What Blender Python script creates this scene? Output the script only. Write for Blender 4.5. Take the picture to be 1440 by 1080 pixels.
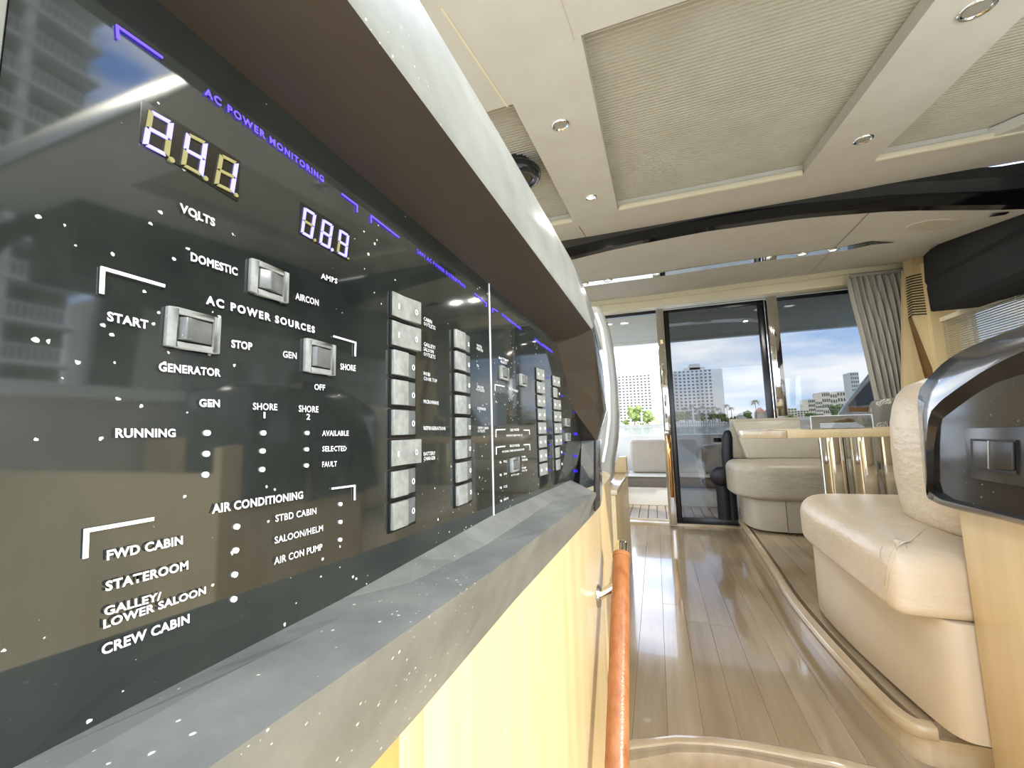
import bpy, bmesh, math, random
from mathutils import Vector, Matrix, noise
random.seed(7)
C = bpy.context.scene.collection
for o in list(bpy.data.objects): bpy.data.objects.remove(o)

# ------------------------------------------------------------------ camera
F = 580.0; CX, CY = 720., 540.
def norm(v):
    l = math.sqrt(sum(c*c for c in v)); return tuple(c/l for c in v)
def cross(a, b): return (a[1]*b[2]-a[2]*b[1], a[2]*b[0]-a[0]*b[2], a[0]*b[1]-a[1]*b[0])
vy = norm((922.-CX, -(598.-CY), -F))
vz = norm(cross(vy, (1., .026, 0.)))
if vz[1] < 0: vz = tuple(-c for c in vz)
vx = cross(vy, vz)
cam = bpy.data.objects.new('camera', bpy.data.cameras.new('camera')); C.objects.link(cam)
cam.matrix_world = Matrix(((vx[0], vx[1], vx[2], 0), (vy[0], vy[1], vy[2], 0), (vz[0], vz[1], vz[2], 0), (0, 0, 0, 1)))
cam.data.sensor_width = 36.; cam.data.lens = F/1440.*36.; cam.data.clip_start = .01; cam.data.clip_end = 3000
bpy.context.scene.camera = cam
# where the ray through a photo pixel meets a real plane of the boat
def ray(x, y):
    c = norm((x-CX, -(y-CY), -F)); return tuple(sum(r[i]*c[i] for i in range(3)) for r in (vx, vy, vz))
def oX(x, y, X): d = ray(x, y); t = X/d[0]; return Vector([t*c for c in d])
def oY(x, y, Y): d = ray(x, y); t = Y/d[1]; return Vector([t*c for c in d])
def oZ(x, y, Z): d = ray(x, y); t = Z/d[2]; return Vector([t*c for c in d])

# ------------------------------------------------------------------ world, sun, exposure
sc = bpy.context.scene
sc.view_settings.view_transform = 'Standard'; sc.view_settings.look = 'None'
sc.view_settings.gamma = 1; sc.view_settings.use_curve_mapping = False
sc.view_settings.exposure = 1.4
SUN_DIR = Vector((1, -.42, .72)).normalized()
sl = bpy.data.lights.new('sun', 'SUN'); sl.energy = 1.5; sl.angle = math.radians(.6); sl.color = (1, .95, .84)
so = bpy.data.objects.new('sun', sl); C.objects.link(so); so.rotation_euler = SUN_DIR.to_track_quat('Z', 'Y').to_euler()
so.location = (20, -10, 15)
w = bpy.data.worlds.new('sky'); sc.world = w; w.use_nodes = True
nt = w.node_tree; nt.nodes.clear(); N = nt.nodes.new; L = nt.links.new
out = N('ShaderNodeOutputWorld'); bg = N('ShaderNodeBackground'); bg.inputs[1].default_value = 1.7
tc = N('ShaderNodeTexCoord'); sp = N('ShaderNodeSeparateXYZ'); L(tc.outputs['Generated'], sp.inputs[0])
gr = N('ShaderNodeValToRGB'); L(sp.outputs[2], gr.inputs[0])
gr.color_ramp.elements[0].position = 0.; gr.color_ramp.elements[0].color = (.55, .74, .95, 1)
gr.color_ramp.elements[1].position = .55; gr.color_ramp.elements[1].color = (.16, .33, .80, 1)
mp = N('ShaderNodeMapping'); mp.inputs['Scale'].default_value = (1.6, 1.6, 7.); mp.inputs['Rotation'].default_value = (.12, .1, .4); L(tc.outputs['Generated'], mp.inputs[0])
n1 = N('ShaderNodeTexNoise'); n1.inputs['Scale'].default_value = 1.9; n1.inputs['Detail'].default_value = 7; n1.inputs['Roughness'].default_value = .55; L(mp.outputs[0], n1.inputs['Vector'])
cr = N('ShaderNodeValToRGB'); cr.color_ramp.elements[0].position = .36; cr.color_ramp.elements[1].position = .60; L(n1.outputs[0], cr.inputs[0])
mx = N('ShaderNodeMixRGB'); L(cr.outputs[0], mx.inputs[0]); L(gr.outputs[0], mx.inputs[1]); mx.inputs[2].default_value = (1.12, 1.12, 1.12, 1)
L(mx.outputs[0], bg.inputs[0]); L(bg.outputs[0], out.inputs[0])

# ------------------------------------------------------------------ materials
def lin(c): return tuple(((v/255.)/12.92 if v/255. <= .04045 else ((v/255.+.055)/1.055)**2.4) for v in c)+(1,)
def mat(name, col, rough=.5, metal=0., spec=.5, var=None, scale=(8, 8, 8), detail=4, bump=0., bscale=60, col2=None, coat=0., emit=None, estr=0., bvec=None, vor=False):
    m = bpy.data.materials.new(name); m.use_nodes = True; t = m.node_tree; b = t.nodes['Principled BSDF']
    n = t.nodes.new; l = t.links.new
    b.inputs['Roughness'].default_value = rough; b.inputs['Metallic'].default_value = metal
    b.inputs['Specular IOR Level'].default_value = spec; b.inputs['Coat Weight'].default_value = coat
    c = lin(col); b.inputs['Base Color'].default_value = c
    x = n('ShaderNodeTexCoord')
    if col2 is not None:
        mpn = n('ShaderNodeMapping'); mpn.inputs['Scale'].default_value = scale; l(x.outputs['Object'], mpn.inputs[0])
        nn = n('ShaderNodeTexNoise'); nn.inputs['Scale'].default_value = 1; nn.inputs['Detail'].default_value = detail; nn.inputs['Roughness'].default_value = .6; l(mpn.outputs[0], nn.inputs['Vector'])
        r = n('ShaderNodeValToRGB'); r.color_ramp.elements[0].position = .33; r.color_ramp.elements[1].position = .67
        r.color_ramp.elements[0].color = c; r.color_ramp.elements[1].color = lin(col2); l(nn.outputs[0], r.inputs[0]); l(r.outputs[0], b.inputs['Base Color'])
    if bump:
        src = n('ShaderNodeTexVoronoi' if vor else 'ShaderNodeTexNoise'); src.inputs['Scale'].default_value = bscale
        if bvec:
            m2 = n('ShaderNodeMapping'); m2.inputs['Scale'].default_value = bvec; l(x.outputs['Object'], m2.inputs[0]); l(m2.outputs[0], src.inputs['Vector'])
        else: l(x.outputs['Object'], src.inputs['Vector'])
        bp = n('ShaderNodeBump'); bp.inputs['Strength'].default_value = bump; bp.inputs['Distance'].default_value = .01; l(src.outputs[0], bp.inputs['Height']); l(bp.outputs[0], b.inputs['Normal'])
    if emit: b.inputs['Emission Color'].default_value = lin(emit); b.inputs['Emission Strength'].default_value = estr
    return m
def dusty(name, base, haze, dust, rough, spk=130., amount=.5, metal=0., thr=.055, hrough=None, hs=6.):
    """dark surface under a thin film of dust with scattered specks"""
    m = mat(name, base, rough, metal); t = m.node_tree; b = t.nodes['Principled BSDF']; n = t.nodes.new; l = t.links.new
    x = n('ShaderNodeTexCoord')
    a = n('ShaderNodeTexNoise'); a.inputs['Scale'].default_value = hs; a.inputs['Detail'].default_value = 6; a.inputs['Roughness'].default_value = .65; l(x.outputs['Object'], a.inputs['Vector'])
    r = n('ShaderNodeValToRGB'); r.color_ramp.elements[0].position = .3; r.color_ramp.elements[1].position = .75; r.color_ramp.elements[0].color = lin(base); r.color_ramp.elements[1].color = lin(haze); l(a.outputs[0], r.inputs[0])
    v = n('ShaderNodeTexVoronoi'); v.inputs['Scale'].default_value = spk
    dn = n('ShaderNodeTexNoise'); dn.inputs['Scale'].default_value = spk*2.; dn.inputs['Detail'].default_value = 3; l(x.outputs['Object'], dn.inputs['Vector'])
    dm = n('ShaderNodeMixRGB'); dm.blend_type = 'ADD'; dm.inputs[0].default_value = .35/spk; l(x.outputs['Object'], dm.inputs[1]); l(dn.outputs['Color'], dm.inputs[2]); l(dm.outputs[0], v.inputs['Vector'])
    s = n('ShaderNodeSeparateColor'); l(v.outputs['Color'], s.inputs[0])
    pw = n('ShaderNodeMath'); pw.operation = 'POWER'; l(s.outputs[0], pw.inputs[0]); pw.inputs[1].default_value = 4.
    ml = n('ShaderNodeMath'); ml.operation = 'MULTIPLY'; l(pw.outputs[0], ml.inputs[0]); ml.inputs[1].default_value = thr*3.2
    # clusters: fewer specks where a large noise is low
    a2 = n('ShaderNodeTexNoise'); a2.inputs['Scale'].default_value = 9.; a2.inputs['Detail'].default_value = 2; l(x.outputs['Object'], a2.inputs['Vector'])
    m3 = n('ShaderNodeMapRange'); m3.inputs[1].default_value = .34; m3.inputs[2].default_value = .60; l(a2.outputs[0], m3.inputs[0])
    m4 = n('ShaderNodeMath'); m4.operation = 'MULTIPLY'; l(ml.outputs[0], m4.inputs[0]); l(m3.outputs[0], m4.inputs[1])
    lt = n('ShaderNodeMath'); lt.operation = 'LESS_THAN'; l(v.outputs['Distance'], lt.inputs[0]); l(m4.outputs[0], lt.inputs[1])
    am = n('ShaderNodeMath'); am.operation = 'MULTIPLY'; l(lt.outputs[0], am.inputs[0]); am.inputs[1].default_value = amount
    q = n('ShaderNodeMixRGB'); l(am.outputs[0], q.inputs[0]); l(r.outputs[0], q.inputs[1]); q.inputs[2].default_value = lin(dust); l(q.outputs[0], b.inputs['Base Color'])
    ra = n('ShaderNodeMixRGB'); l(am.outputs[0], ra.inputs[0]); ra.inputs[1].default_value = (rough,)*3+(1,); ra.inputs[2].default_value = (.8,)*3+(1,); l(ra.outputs[0], b.inputs['Roughness'])
    return m
def glass(name, tint, refl=1.):
    m = bpy.data.materials.new(name); m.use_nodes = True; t = m.node_tree; t.nodes.clear(); n = t.nodes.new; l = t.links.new
    o = n('ShaderNodeOutputMaterial'); a = n('ShaderNodeBsdfTransparent'); a.inputs[0].default_value = tint+(1,)
    g = n('ShaderNodeBsdfGlossy'); g.inputs['Roughness'].default_value = .02; g.inputs[0].default_value = (refl, refl, refl, 1)
    f = n('ShaderNodeFresnel'); f.inputs[0].default_value = 1.5; x = n('ShaderNodeMixShader'); ge = n('ShaderNodeNewGeometry')
    k = n('ShaderNodeMath'); k.operation = 'SUBTRACT'; k.inputs[0].default_value = 1.; l(ge.outputs['Backfacing'], k.inputs[1]); k2 = n('ShaderNodeMath'); k2.operation = 'MULTIPLY'; l(f.outputs[0], k2.inputs[0]); l(k.outputs[0], k2.inputs[1]); l(k2.outputs[0], x.inputs[0]); l(a.outputs[0], x.inputs[1]); l(g.outputs[0], x.inputs[2]); l(x.outputs[0], o.inputs[0])
    return m
M = {}
M['glassblack'] = dusty('dusty_black_glass', (25, 28, 26), (54, 58, 53), (225, 225, 212), .045, 230, .8, thr=.10)
M['frame'] = dusty('dusty_grey_frame', (126, 128, 121), (150, 152, 142), (226, 228, 212), .42, 260, .75, thr=.07, hs=14)
M['glassblack'].node_tree.nodes['Principled BSDF'].inputs['Specular IOR Level'].default_value = .95
M['ledge'] = dusty('dusty_grey_ledge', (100, 102, 97), (132, 134, 126), (214, 216, 202), .42, 240, .75, thr=.09, hs=14)
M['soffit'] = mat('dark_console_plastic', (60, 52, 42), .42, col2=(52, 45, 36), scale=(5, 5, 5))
M['darkplastic'] = dusty('dusty_black_plastic', (34, 34, 33), (62, 62, 60), (150, 150, 145), .3, 200, .5)
M['switch'] = dusty('dusty_switch_plastic', (120, 122, 117), (158, 160, 153), (225, 225, 215), .5, 500, .6, hs=90)
M['rocker'] = dusty('dusty_rocker', (84, 86, 83), (112, 114, 109), (225, 225, 215), .32, 900, .6, hs=120)
M['breaker'] = mat('breaker_grey', (122, 124, 118), .45, col2=(146, 148, 141), scale=(120, 120, 120), bump=.1, bscale=600)
M['black'] = mat('black_gap', (10, 10, 10), .5)
M['white'] = mat('white_print', (238, 238, 236), .5, emit=(235, 235, 235), estr=.0)
M['blue'] = mat('blue_backlight', (20, 14, 90), .5, emit=(84, 62, 255), estr=1.3)
M['bluedim'] = mat('blue_backlight_dim', (20, 14, 90), .5, emit=(60, 40, 255), estr=.45)
M['seglit'] = mat('segment_lit', (120, 120, 190), .5, emit=(150, 140, 255), estr=.62)
M['segoff'] = mat('segment_unlit', (138, 132, 86), .5)
M['display'] = mat('display_window', (28, 27, 20), .12)
M['led'] = mat('indicator_lens', (240, 240, 238), .4)
M['wood'] = mat('blonde_oak_veneer', (220, 198, 150), .32, col2=(207, 182, 132), scale=(24, 24, 1.6), detail=6, coat=.15)
M['wood_v'] = mat('blonde_oak_panel', (222, 200, 154), .35, col2=(210, 186, 138), scale=(20, 20, 1.4), detail=6)
M['wood_o'] = mat('orange_oak_veneer', (216, 176, 108), .32, col2=(200, 158, 92), scale=(24, 24, 1.6), detail=6)
M['wood_brown'] = mat('brown_trim_wood', (120, 88, 44), .4, col2=(100, 72, 34), scale=(20, 4, 4))  # brown wood of the sill trim and the corner panel's slanted side
M['plank'] = mat('varnished_oak_plank', (170, 152, 122), .12, col2=(152, 133, 103), scale=(20, 1.6, 20), detail=6, coat=.5, bump=.03, bscale=30, bvec=(1, .2, 1))
M['plank2'] = mat('varnished_oak_plank_pale', (178, 160, 130), .13, col2=(160, 142, 112), scale=(22, 1.6, 22), detail=6, coat=.5, bump=.03, bscale=30, bvec=(1, .2, 1))
M['stepwood'] = mat('pale_step_wood', (202, 184, 150), .2, col2=(186, 164, 126), scale=(9, 5, 20), detail=5, coat=.4)
M['landing'] = mat('landing_oak', (222, 192, 140), .25, col2=(206, 174, 122), scale=(2, 18, 10), detail=5)
M['groove'] = mat('dark_groove', (112, 92, 66), .6)
M['leather'] = mat('cream_leather', (214, 198, 170), .36, col2=(204, 187, 158), scale=(6, 6, 6), bump=.35, bscale=26, bvec=(1, 1, 2.2))
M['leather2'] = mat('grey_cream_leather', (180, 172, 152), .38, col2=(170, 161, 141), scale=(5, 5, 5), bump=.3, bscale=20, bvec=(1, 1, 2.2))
M['vinyl'] = mat('smooth_cream_vinyl', (212, 196, 168), .4, col2=(204, 188, 160), scale=(3, 3, 3))
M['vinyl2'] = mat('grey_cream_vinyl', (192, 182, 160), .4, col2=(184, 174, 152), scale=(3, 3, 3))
M['stitch'] = mat('stitched_seam', (192, 174, 146), .6)
M['ceil'] = mat('cream_headliner', (204, 199, 184), .8, col2=(198, 192, 176), scale=(7, 7, 7), bump=.05, bscale=400)
M['ceil2'] = mat('cream_headliner_aft', (206, 202, 190), .8, col2=(200, 195, 182), scale=(5, 5, 5), bump=.05, bscale=400)
M['pleat'] = mat('pleated_blind_cloth', (196, 188, 166), .85, col2=(188, 179, 156), scale=(6, 6, 6))
M['cream'] = mat('cream_trim_paint', (226, 216, 184), .4, col2=(218, 208, 176), scale=(3, 3, 3))
M['beam'] = mat('dark_beam_leather', (38, 38, 37), .35, col2=(30, 30, 29), scale=(8, 8, 8), bump=.05, bscale=300)
M['beamlow'] = mat('gloss_black_beam', (8, 8, 8), .08)
M['chrome'] = mat('polished_steel', (222, 220, 214), .05, 1.)
M['brushed'] = mat('brushed_steel', (190, 190, 184), .28, 1.)
M['lens'] = mat('lamp_lens', (225, 226, 224), .2, emit=(255, 250, 240), estr=.8)
M['lensoff'] = mat('lamp_lens_unlit', (150, 146, 132), .15)
M['curtain'] = mat('grey_curtain_cloth', (168, 164, 152), .8, col2=(158, 154, 142), scale=(4, 4, 2), bump=.1, bscale=200)
M['valance'] = mat('dark_valance_leather', (24, 22, 19), .7, spec=.2, col2=(19, 17, 15), scale=(6, 6, 6), bump=.08, bscale=200)
M['slat'] = mat('blind_slat', (214, 204, 178), .5)
M['gloss'] = dusty('gloss_black_pod', (22, 22, 23), (46, 46, 46), (140, 140, 136), .1, 60, .5, hs=7)
M['podrim'] = mat('pod_rim', (48, 48, 50), .16, coat=.6)
M['tan'] = mat('stitched_tan_leather', (168, 112, 70), .3, col2=(140, 84, 46), scale=(40, 40, 4), bump=.1, bscale=300)
M['greyseat'] = mat('silver_grey_shell', (150, 150, 142), .45, col2=(150, 150, 142), scale=(4, 4, 4), coat=.4)
M['clearglass'] = glass('clear_glass', (.93, .95, .95))
M['tint'] = glass('tinted_glass', (.41, .42, .43))
M['tint2'] = glass('lightly_tinted_glass', (.43, .44, .45))
M['acrylic'] = glass('clear_acrylic', (.86, .88, .90))
M['blackframe'] = mat('black_door_frame', (12, 12, 13), .25)
M['white_gel'] = mat('white_gelcoat', (236, 236, 232), .2, coat=.3)
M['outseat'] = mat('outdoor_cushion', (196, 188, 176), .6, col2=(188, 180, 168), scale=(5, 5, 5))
M['outseat2'] = mat('outdoor_cushion_shade', (128, 120, 110), .6)  # darker copy of the cushion cloth, the seat's shadow put into the colour
M['teak'] = mat('weathered_teak', (190, 178, 162), .6, col2=(168, 156, 142), scale=(14, 2, 14))
M['paper'] = mat('white_paper', (240, 240, 238), .6)
M['darkblue'] = mat('dark_blue_window', (44, 54, 72), .1)
M['navy'] = mat('black_bolster', (22, 24, 30), .5)
M['bronze'] = mat('polished_bronze', (205, 150, 90), .1, 1.)
M['bldg'] = mat('pale_stucco', (236, 226, 204), .8, col2=(228, 216, 192), scale=(.1, .1, .1))
M['bldg2'] = mat('white_concrete', (234, 234, 230), .8, col2=(224, 224, 220), scale=(.1, .1, .1))
M['bldgc'] = mat('cream_condo', (244, 234, 212), .8)
M['win'] = mat('building_window', (72, 72, 78), .2)
M['win2'] = mat('building_window_blue', (84, 104, 130), .15)
M['winbrown'] = mat('building_window_brown', (150, 116, 92), .3)
M['roof'] = mat('terracotta_roof', (196, 128, 100), .8, col2=(178, 110, 84), scale=(.8, .8, .8))
M['leaf'] = mat('tree_leaves', (78, 104, 46), .8, col2=(120, 140, 66), scale=(.9, .9, .9), detail=5)
M['leaf2'] = mat('tree_leaves_light', (138, 150, 84), .8, col2=(110, 126, 66), scale=(.9, .9, .9), detail=5)
M['frond'] = mat('palm_frond', (96, 108, 56), .8, col2=(132, 128, 76), scale=(.9, .9, .9))
M['bark'] = mat('palm_bark', (134, 114, 90), .9)
M['water'] = mat('harbour_water', (96, 116, 116), .15, bump=.5, bscale=1.2)
M['stone'] = mat('seawall_concrete', (168, 166, 156), .9, col2=(144, 142, 134), scale=(.4, .4, 1))
M['grass'] = mat('far_lawn', (104, 120, 66), .95)
M['balc'] = mat('balcony_white', (225, 222, 212), .7)
M['bwall'] = mat('condo_back_wall', (120, 112, 98), .9)
M['bdark'] = mat('condo_opening', (52, 50, 46), .5)
# patterned fabric: pale leaves on grey
def pattern():
    m = mat('grey_leaf_fabric', (112, 108, 98), .8); t = m.node_tree; b = t.nodes['Principled BSDF']; n = t.nodes.new; l = t.links.new
    x = n('ShaderNodeTexCoord'); nz = n('ShaderNodeTexNoise'); nz.inputs['Scale'].default_value = 14; l(x.outputs['Object'], nz.inputs['Vector'])
    ad = n('ShaderNodeMixRGB'); ad.blend_type = 'ADD'; ad.inputs[0].default_value = .16; l(x.outputs['Object'], ad.inputs[1]); l(nz.outputs['Color'], ad.inputs[2])
    v = n('ShaderNodeTexVoronoi'); v.inputs['Scale'].default_value = 9; l(ad.outputs[0], v.inputs['Vector'])
    wv = n('ShaderNodeTexWave'); wv.inputs['Scale'].default_value = 18; wv.inputs['Distortion'].default_value = 6; l(ad.outputs[0], wv.inputs['Vector'])
    lt = n('ShaderNodeMath'); lt.operation = 'LESS_THAN'; lt.inputs[1].default_value = .34; l(v.outputs['Distance'], lt.inputs[0])
    gt = n('ShaderNodeMath'); gt.operation = 'GREATER_THAN'; gt.inputs[1].default_value = .45; l(wv.outputs[0], gt.inputs[0])
    mu = n('ShaderNodeMath'); mu.operation = 'MULTIPLY'; l(lt.outputs[0], mu.inputs[0]); l(gt.outputs[0], mu.inputs[1])
    q = n('ShaderNodeMixRGB'); l(mu.outputs[0], q.inputs[0]); q.inputs[1].default_value = lin((112, 108, 98)); q.inputs[2].default_value = lin((176, 172, 158)); l(q.outputs[0], b.inputs['Base Color'])
    return m
M['pattern'] = pattern()

# ------------------------------------------------------------------ builders
def root_loc(p):
    v = Vector((0, 0, 0))
    while p is not None: v += p.location; p = p.parent
    return v
def setp(o, label=None, cat=None, group=None, kind=None):
    if label: o['label'] = label
    if cat: o['category'] = cat
    if group: o['group'] = group
    if kind: o['kind'] = kind
    return o
def thing(name, loc, label, cat, group=None):
    o = bpy.data.objects.new(name, None); o.empty_display_size = .05; C.objects.link(o); o.location = loc
    return setp(o, label, cat, group)
def copy_tree(o, parent=None):
    c = o.copy(); C.objects.link(c); c.parent = parent
    for ch in [k for k in bpy.data.objects if k.parent == o and k != c]: copy_tree(ch, c)
    return c
class MB:
    def __init__(s): s.v = []; s.f = []
    def add(s, vs, fs):
        b = len(s.v); s.v += [tuple(v) for v in vs]; s.f += [tuple(b+i for i in f) for f in fs]; return s
    def box(s, x0, x1, y0, y1, z0, z1):
        vs = [(x, y, z) for z in (z0, z1) for y in (y0, y1) for x in (x0, x1)]
        return s.add(vs, [(0, 2, 3, 1), (4, 5, 7, 6), (0, 1, 5, 4), (2, 6, 7, 3), (0, 4, 6, 2), (1, 3, 7, 5)])
    def prism(s, pts, d):
        n = len(pts); d = Vector(d); a = [Vector(p) for p in pts]
        return s.add(a+[p+d for p in a], [tuple(range(n))[::-1], tuple(range(n, 2*n))]+[(i, (i+1) % n, (i+1) % n+n, i+n) for i in range(n)])
    def loft(s, rows, closed=False, caps=False):
        n = len(rows[0]); vs = [p for r in rows for p in r]; fs = []
        for i in range(len(rows)-1):
            for j in range(n if closed else n-1):
                k = (j+1) % n; fs.append((i*n+j, i*n+k, (i+1)*n+k, (i+1)*n+j))
        if caps: fs += [tuple(range(n))[::-1], tuple((len(rows)-1)*n+j for j in range(n))]
        return s.add(vs, fs)
    def cyl(s, a, b, r0, r1=None, n=16, caps=True):
        a = Vector(a); b = Vector(b); r1 = r0 if r1 is None else r1; d = (b-a).normalized()
        u = d.orthogonal().normalized(); w_ = d.cross(u)
        ring = lambda c, r: [c+u*math.cos(6.28318*i/n)*r+w_*math.sin(6.28318*i/n)*r for i in range(n)]
        return s.loft([ring(a, r0), ring(b, r1)], True, caps)
    def tube(s, pts, rs, n=14, caps=True):
        pts = [Vector(p) for p in pts]; rows = []; u = None
        for i, p in enumerate(pts):
            d = (pts[min(i+1, len(pts)-1)]-pts[max(i-1, 0)]).normalized()
            u = (d.orthogonal() if u is None else u-d*u.dot(d)).normalized(); w_ = d.cross(u); r = rs[i] if isinstance(rs, (list, tuple)) else rs
            rows.append([p+u*math.cos(6.28318*k/n)*r+w_*math.sin(6.28318*k/n)*r for k in range(n)])
        return s.loft(rows, True, caps)
    def ball(s, c, r, sub=2, seed=0, amp=.0, sq=(1, 1, 1), fr=1.3):
        bm = bmesh.new(); bmesh.ops.create_icosphere(bm, subdivisions=sub, radius=1)
        vs = []
        for v in bm.verts:
            k = 1+amp*noise.noise(v.co*fr+Vector((seed*3.1, seed, 0)))+amp*.5*noise.noise(v.co*fr*2.7+Vector((seed, 0, 7)))
            vs.append(Vector(c)+Vector((v.co.x*sq[0], v.co.y*sq[1], v.co.z*sq[2]))*r*k)
        fs = [tuple(v.index for v in f.verts) for f in bm.faces]; bm.free(); return s.add(vs, fs)
    def build(s, name, m, parent=None, smooth=False, bevel=0., seg=2, kind=None, label=None):
        L0 = root_loc(parent); me = bpy.data.meshes.new(name)
        me.from_pydata([(v[0]-L0.x, v[1]-L0.y, v[2]-L0.z) for v in s.v], [], s.f); me.update()
        bm = bmesh.new(); bm.from_mesh(me); bmesh.ops.remove_doubles(bm, verts=bm.verts, dist=1e-6); bmesh.ops.recalc_face_normals(bm, faces=bm.faces)
        if bevel: bmesh.ops.bevel(bm, geom=[e for e in bm.edges if len(e.link_faces) == 2 and e.calc_face_angle(0) > .5], offset=bevel, segments=seg, profile=.5, affect='EDGES', clamp_overlap=True)
        bm.to_mesh(me); bm.free()
        if smooth or bevel:
            me.polygons.foreach_set('use_smooth', [True]*len(me.polygons))
            try: me.set_sharp_from_angle(angle=math.radians(38 if not smooth else 60))
            except Exception: pass
        me.materials.append(m); o = bpy.data.objects.new(name, me); C.objects.link(o); o.parent = parent
        if kind: o['kind'] = kind
        if label: o['label'] = label
        return o
def struct(name, mb, m, **k): return mb.build(name, m, None, kind='structure', **k)
def chaikin(p, it=2, closed=True):
    p = [Vector(q) for q in p]
    for _ in range(it):
        q = []; n = len(p)
        for i in range(n if closed else n-1):
            a = p[i]; b = p[(i+1) % n]; q += [a*.75+b*.25, a*.25+b*.75]
        if not closed: q = [p[0]]+q+[p[-1]]
        p = q
    return p
def pad(outline, z0, z1, r, seg=5, r2=None, crown=0., it=2, wr=0.):
    """upholstered slab: a plan outline with rounded upper and lower edges"""
    p = [Vector((a, b, 0)) for a, b in outline]; p = chaikin(p, it) if it else p
    n = len(p); A = sum(p[i].x*p[(i+1) % n].y-p[(i+1) % n].x*p[i].y for i in range(n)); sgn = 1 if A > 0 else -1
    c = sum(p, Vector())/n; nor = []
    for i in range(n):
        d = (p[(i+1) % n]-p[i-1]).normalized(); nor.append(Vector((d.y, -d.x, 0))*sgn)
    r2 = r if r2 is None else r2; rows = []
    def ring(inset, z, w_=0): return [Vector((p[i].x-nor[i].x*inset, p[i].y-nor[i].y*inset, z+w_*noise.noise(Vector((p[i].x*14, p[i].y*14, z*8))))) for i in range(n)]
    for k in range(seg+1): t = math.pi/2*k/seg; rows.append(ring(r2*(1-math.sin(t)), z0+r2*(1-math.cos(t))))
    for k in range(seg+1): t = math.pi/2*k/seg; rows.append(ring(r*(1-math.cos(t))-wr*math.sin(k*2.)*.3, z1-r*(1-math.sin(t))))
    for f in (.8, .55, .3, .1): rows.append([Vector((c.x+(q.x-c.x)*f, c.y+(q.y-c.y)*f, z1+crown*(1-f*f))) for q in rows[2*seg+1]])
    return MB().loft(rows, True, True)
def rbox(x0, x1, y0, y1, z0, z1): return MB().box(x0, x1, y0, y1, z0, z1)
def T(s, ax, x0, y0, x1, y1, h, X=-.2, lift=.0012, mt='white', parent=None, spacing=1., name='lettering', bold=.035):
    """printed words on the panel: baseline ends and cap height read from the photo, laid on the panel's plane"""
    a = oX(x0, y0, X); b = oX(x1, y1, X); up = oX(x0, y0-h, X)-a
    cu = bpy.data.curves.new('t', 'FONT'); cu.body = s; cu.space_character = spacing; cu.offset = bold; cu.resolution_u = 3 if h > 8 else 1
    ob = bpy.data.objects.new('t', cu); C.objects.link(ob); dg = bpy.context.evaluated_depsgraph_get(); me = bpy.data.meshes.new_from_object(ob.evaluated_get(dg))
    bpy.data.objects.remove(ob); bpy.data.curves.remove(cu)
    xs = [v.co.x for v in me.vertices]; w0, w1 = min(xs), max(xs); hh = .74 if s[0] not in 'gjpqy' else .7
    L0 = root_loc(parent)
    for v in me.vertices:
        q = a+(b-a)*((v.co.x-w0)/(w1-w0))+up*(v.co.y/hh); v.co = Vector((X+lift, q.y, q.z))-L0
    me.materials.clear(); me.materials.append(M[mt]); me.name = name
    o = bpy.data.objects.new(name, me); C.objects.link(o); o.parent = parent; return o

# ================================================================== SETTING
def cz(Y): return .84+.118*Y
def oc(x, y): d = ray(x, y); t = .84/(d[2]-.118*d[1]); return Vector([t*c for c in d])
# ---- ceiling forward of the beam: a slab with three skylight openings
Xs = [-1.9, -1.25, -.347, -.115, .68, .93, 1.42, 2.05]; Ys = [.67, .92, 1.085, 2.04, 2.08, 2.36]
holes = [(-1.25, -.347, 1.085, 2.08), (-.115, .68, .92, 2.04), (.93, 1.42, .92, 2.04)]
mb = MB()
for i in range(len(Xs)-1):
    for j in range(len(Ys)-1):
        a, b, c, d = Xs[i], Xs[i+1], Ys[j], Ys[j+1]; mxx, myy = (a+b)/2, (c+d)/2
        if any(h[0] < mxx < h[1] and h[2] < myy < h[3] for h in holes): continue
        q = [(a, c), (b, c), (b, d), (a, d)]
        mb.add([(x, y, cz(y)) for x, y in q]+[(x, y, cz(y)+.045) for x, y in q], [(0, 1, 2, 3), (7, 6, 5, 4), (0, 4, 5, 1), (1, 5, 6, 2), (2, 6, 7, 3), (3, 7, 4, 0)])
struct('ceiling', mb, M['ceil'])
# chamfered corner of the starboard skylight
struct('trim_1', MB().prism([(1.30, 2.04, cz(2.04)+.001), (1.42, 2.04, cz(2.04)+.001), (1.42, 1.88, cz(1.88)+.001)], (0, 0, .04)), M['ceil'])
def shade(h, label):
    x0, x1, y0, y1 = h; t = thing('pleated_shade', ((x0+x1)/2, (y0+y1)/2, cz((y0+y1)/2)+.045), label, 'shade')
    rows = []; n = int((y1-y0+.04)/.0150)
    for i in range(n):
        for f, h_ in ((0, 0), (.5, .002), (.78, .017), (.84, .017)):
            y = y0-.02+(y1-y0+.04)*(i+f)/n; z = cz(y)+.047+h_; rows.append([(x0-.02, y, z), (x1+.02, y, z)])
    MB().loft(rows).build('pleated_cloth', M['pleat'], t)
    MB().box(x0-.02, x1+.02, y0-.03, y1+.03, cz(y1)+.062, cz(y1)+.07).build('backing_board', M['pleat'], t)
    yb = y1-.012
    MB().prism([(x0+.004, yb, cz(yb)-.004), (x0+.004, yb+.016, cz(yb)-.004), (x0+.004, yb+.016, cz(yb)+.02), (x0+.004, yb, cz(yb)+.02)], (x1-x0-.008, 0, 0)).build('bottom_rail', M['cream'], t, bevel=.003)
    return t
shade(holes[0], 'pleated beige shade in narrow roof opening nearest the switch console')
shade(holes[1], 'large pleated beige shade in the central roof opening')
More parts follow.
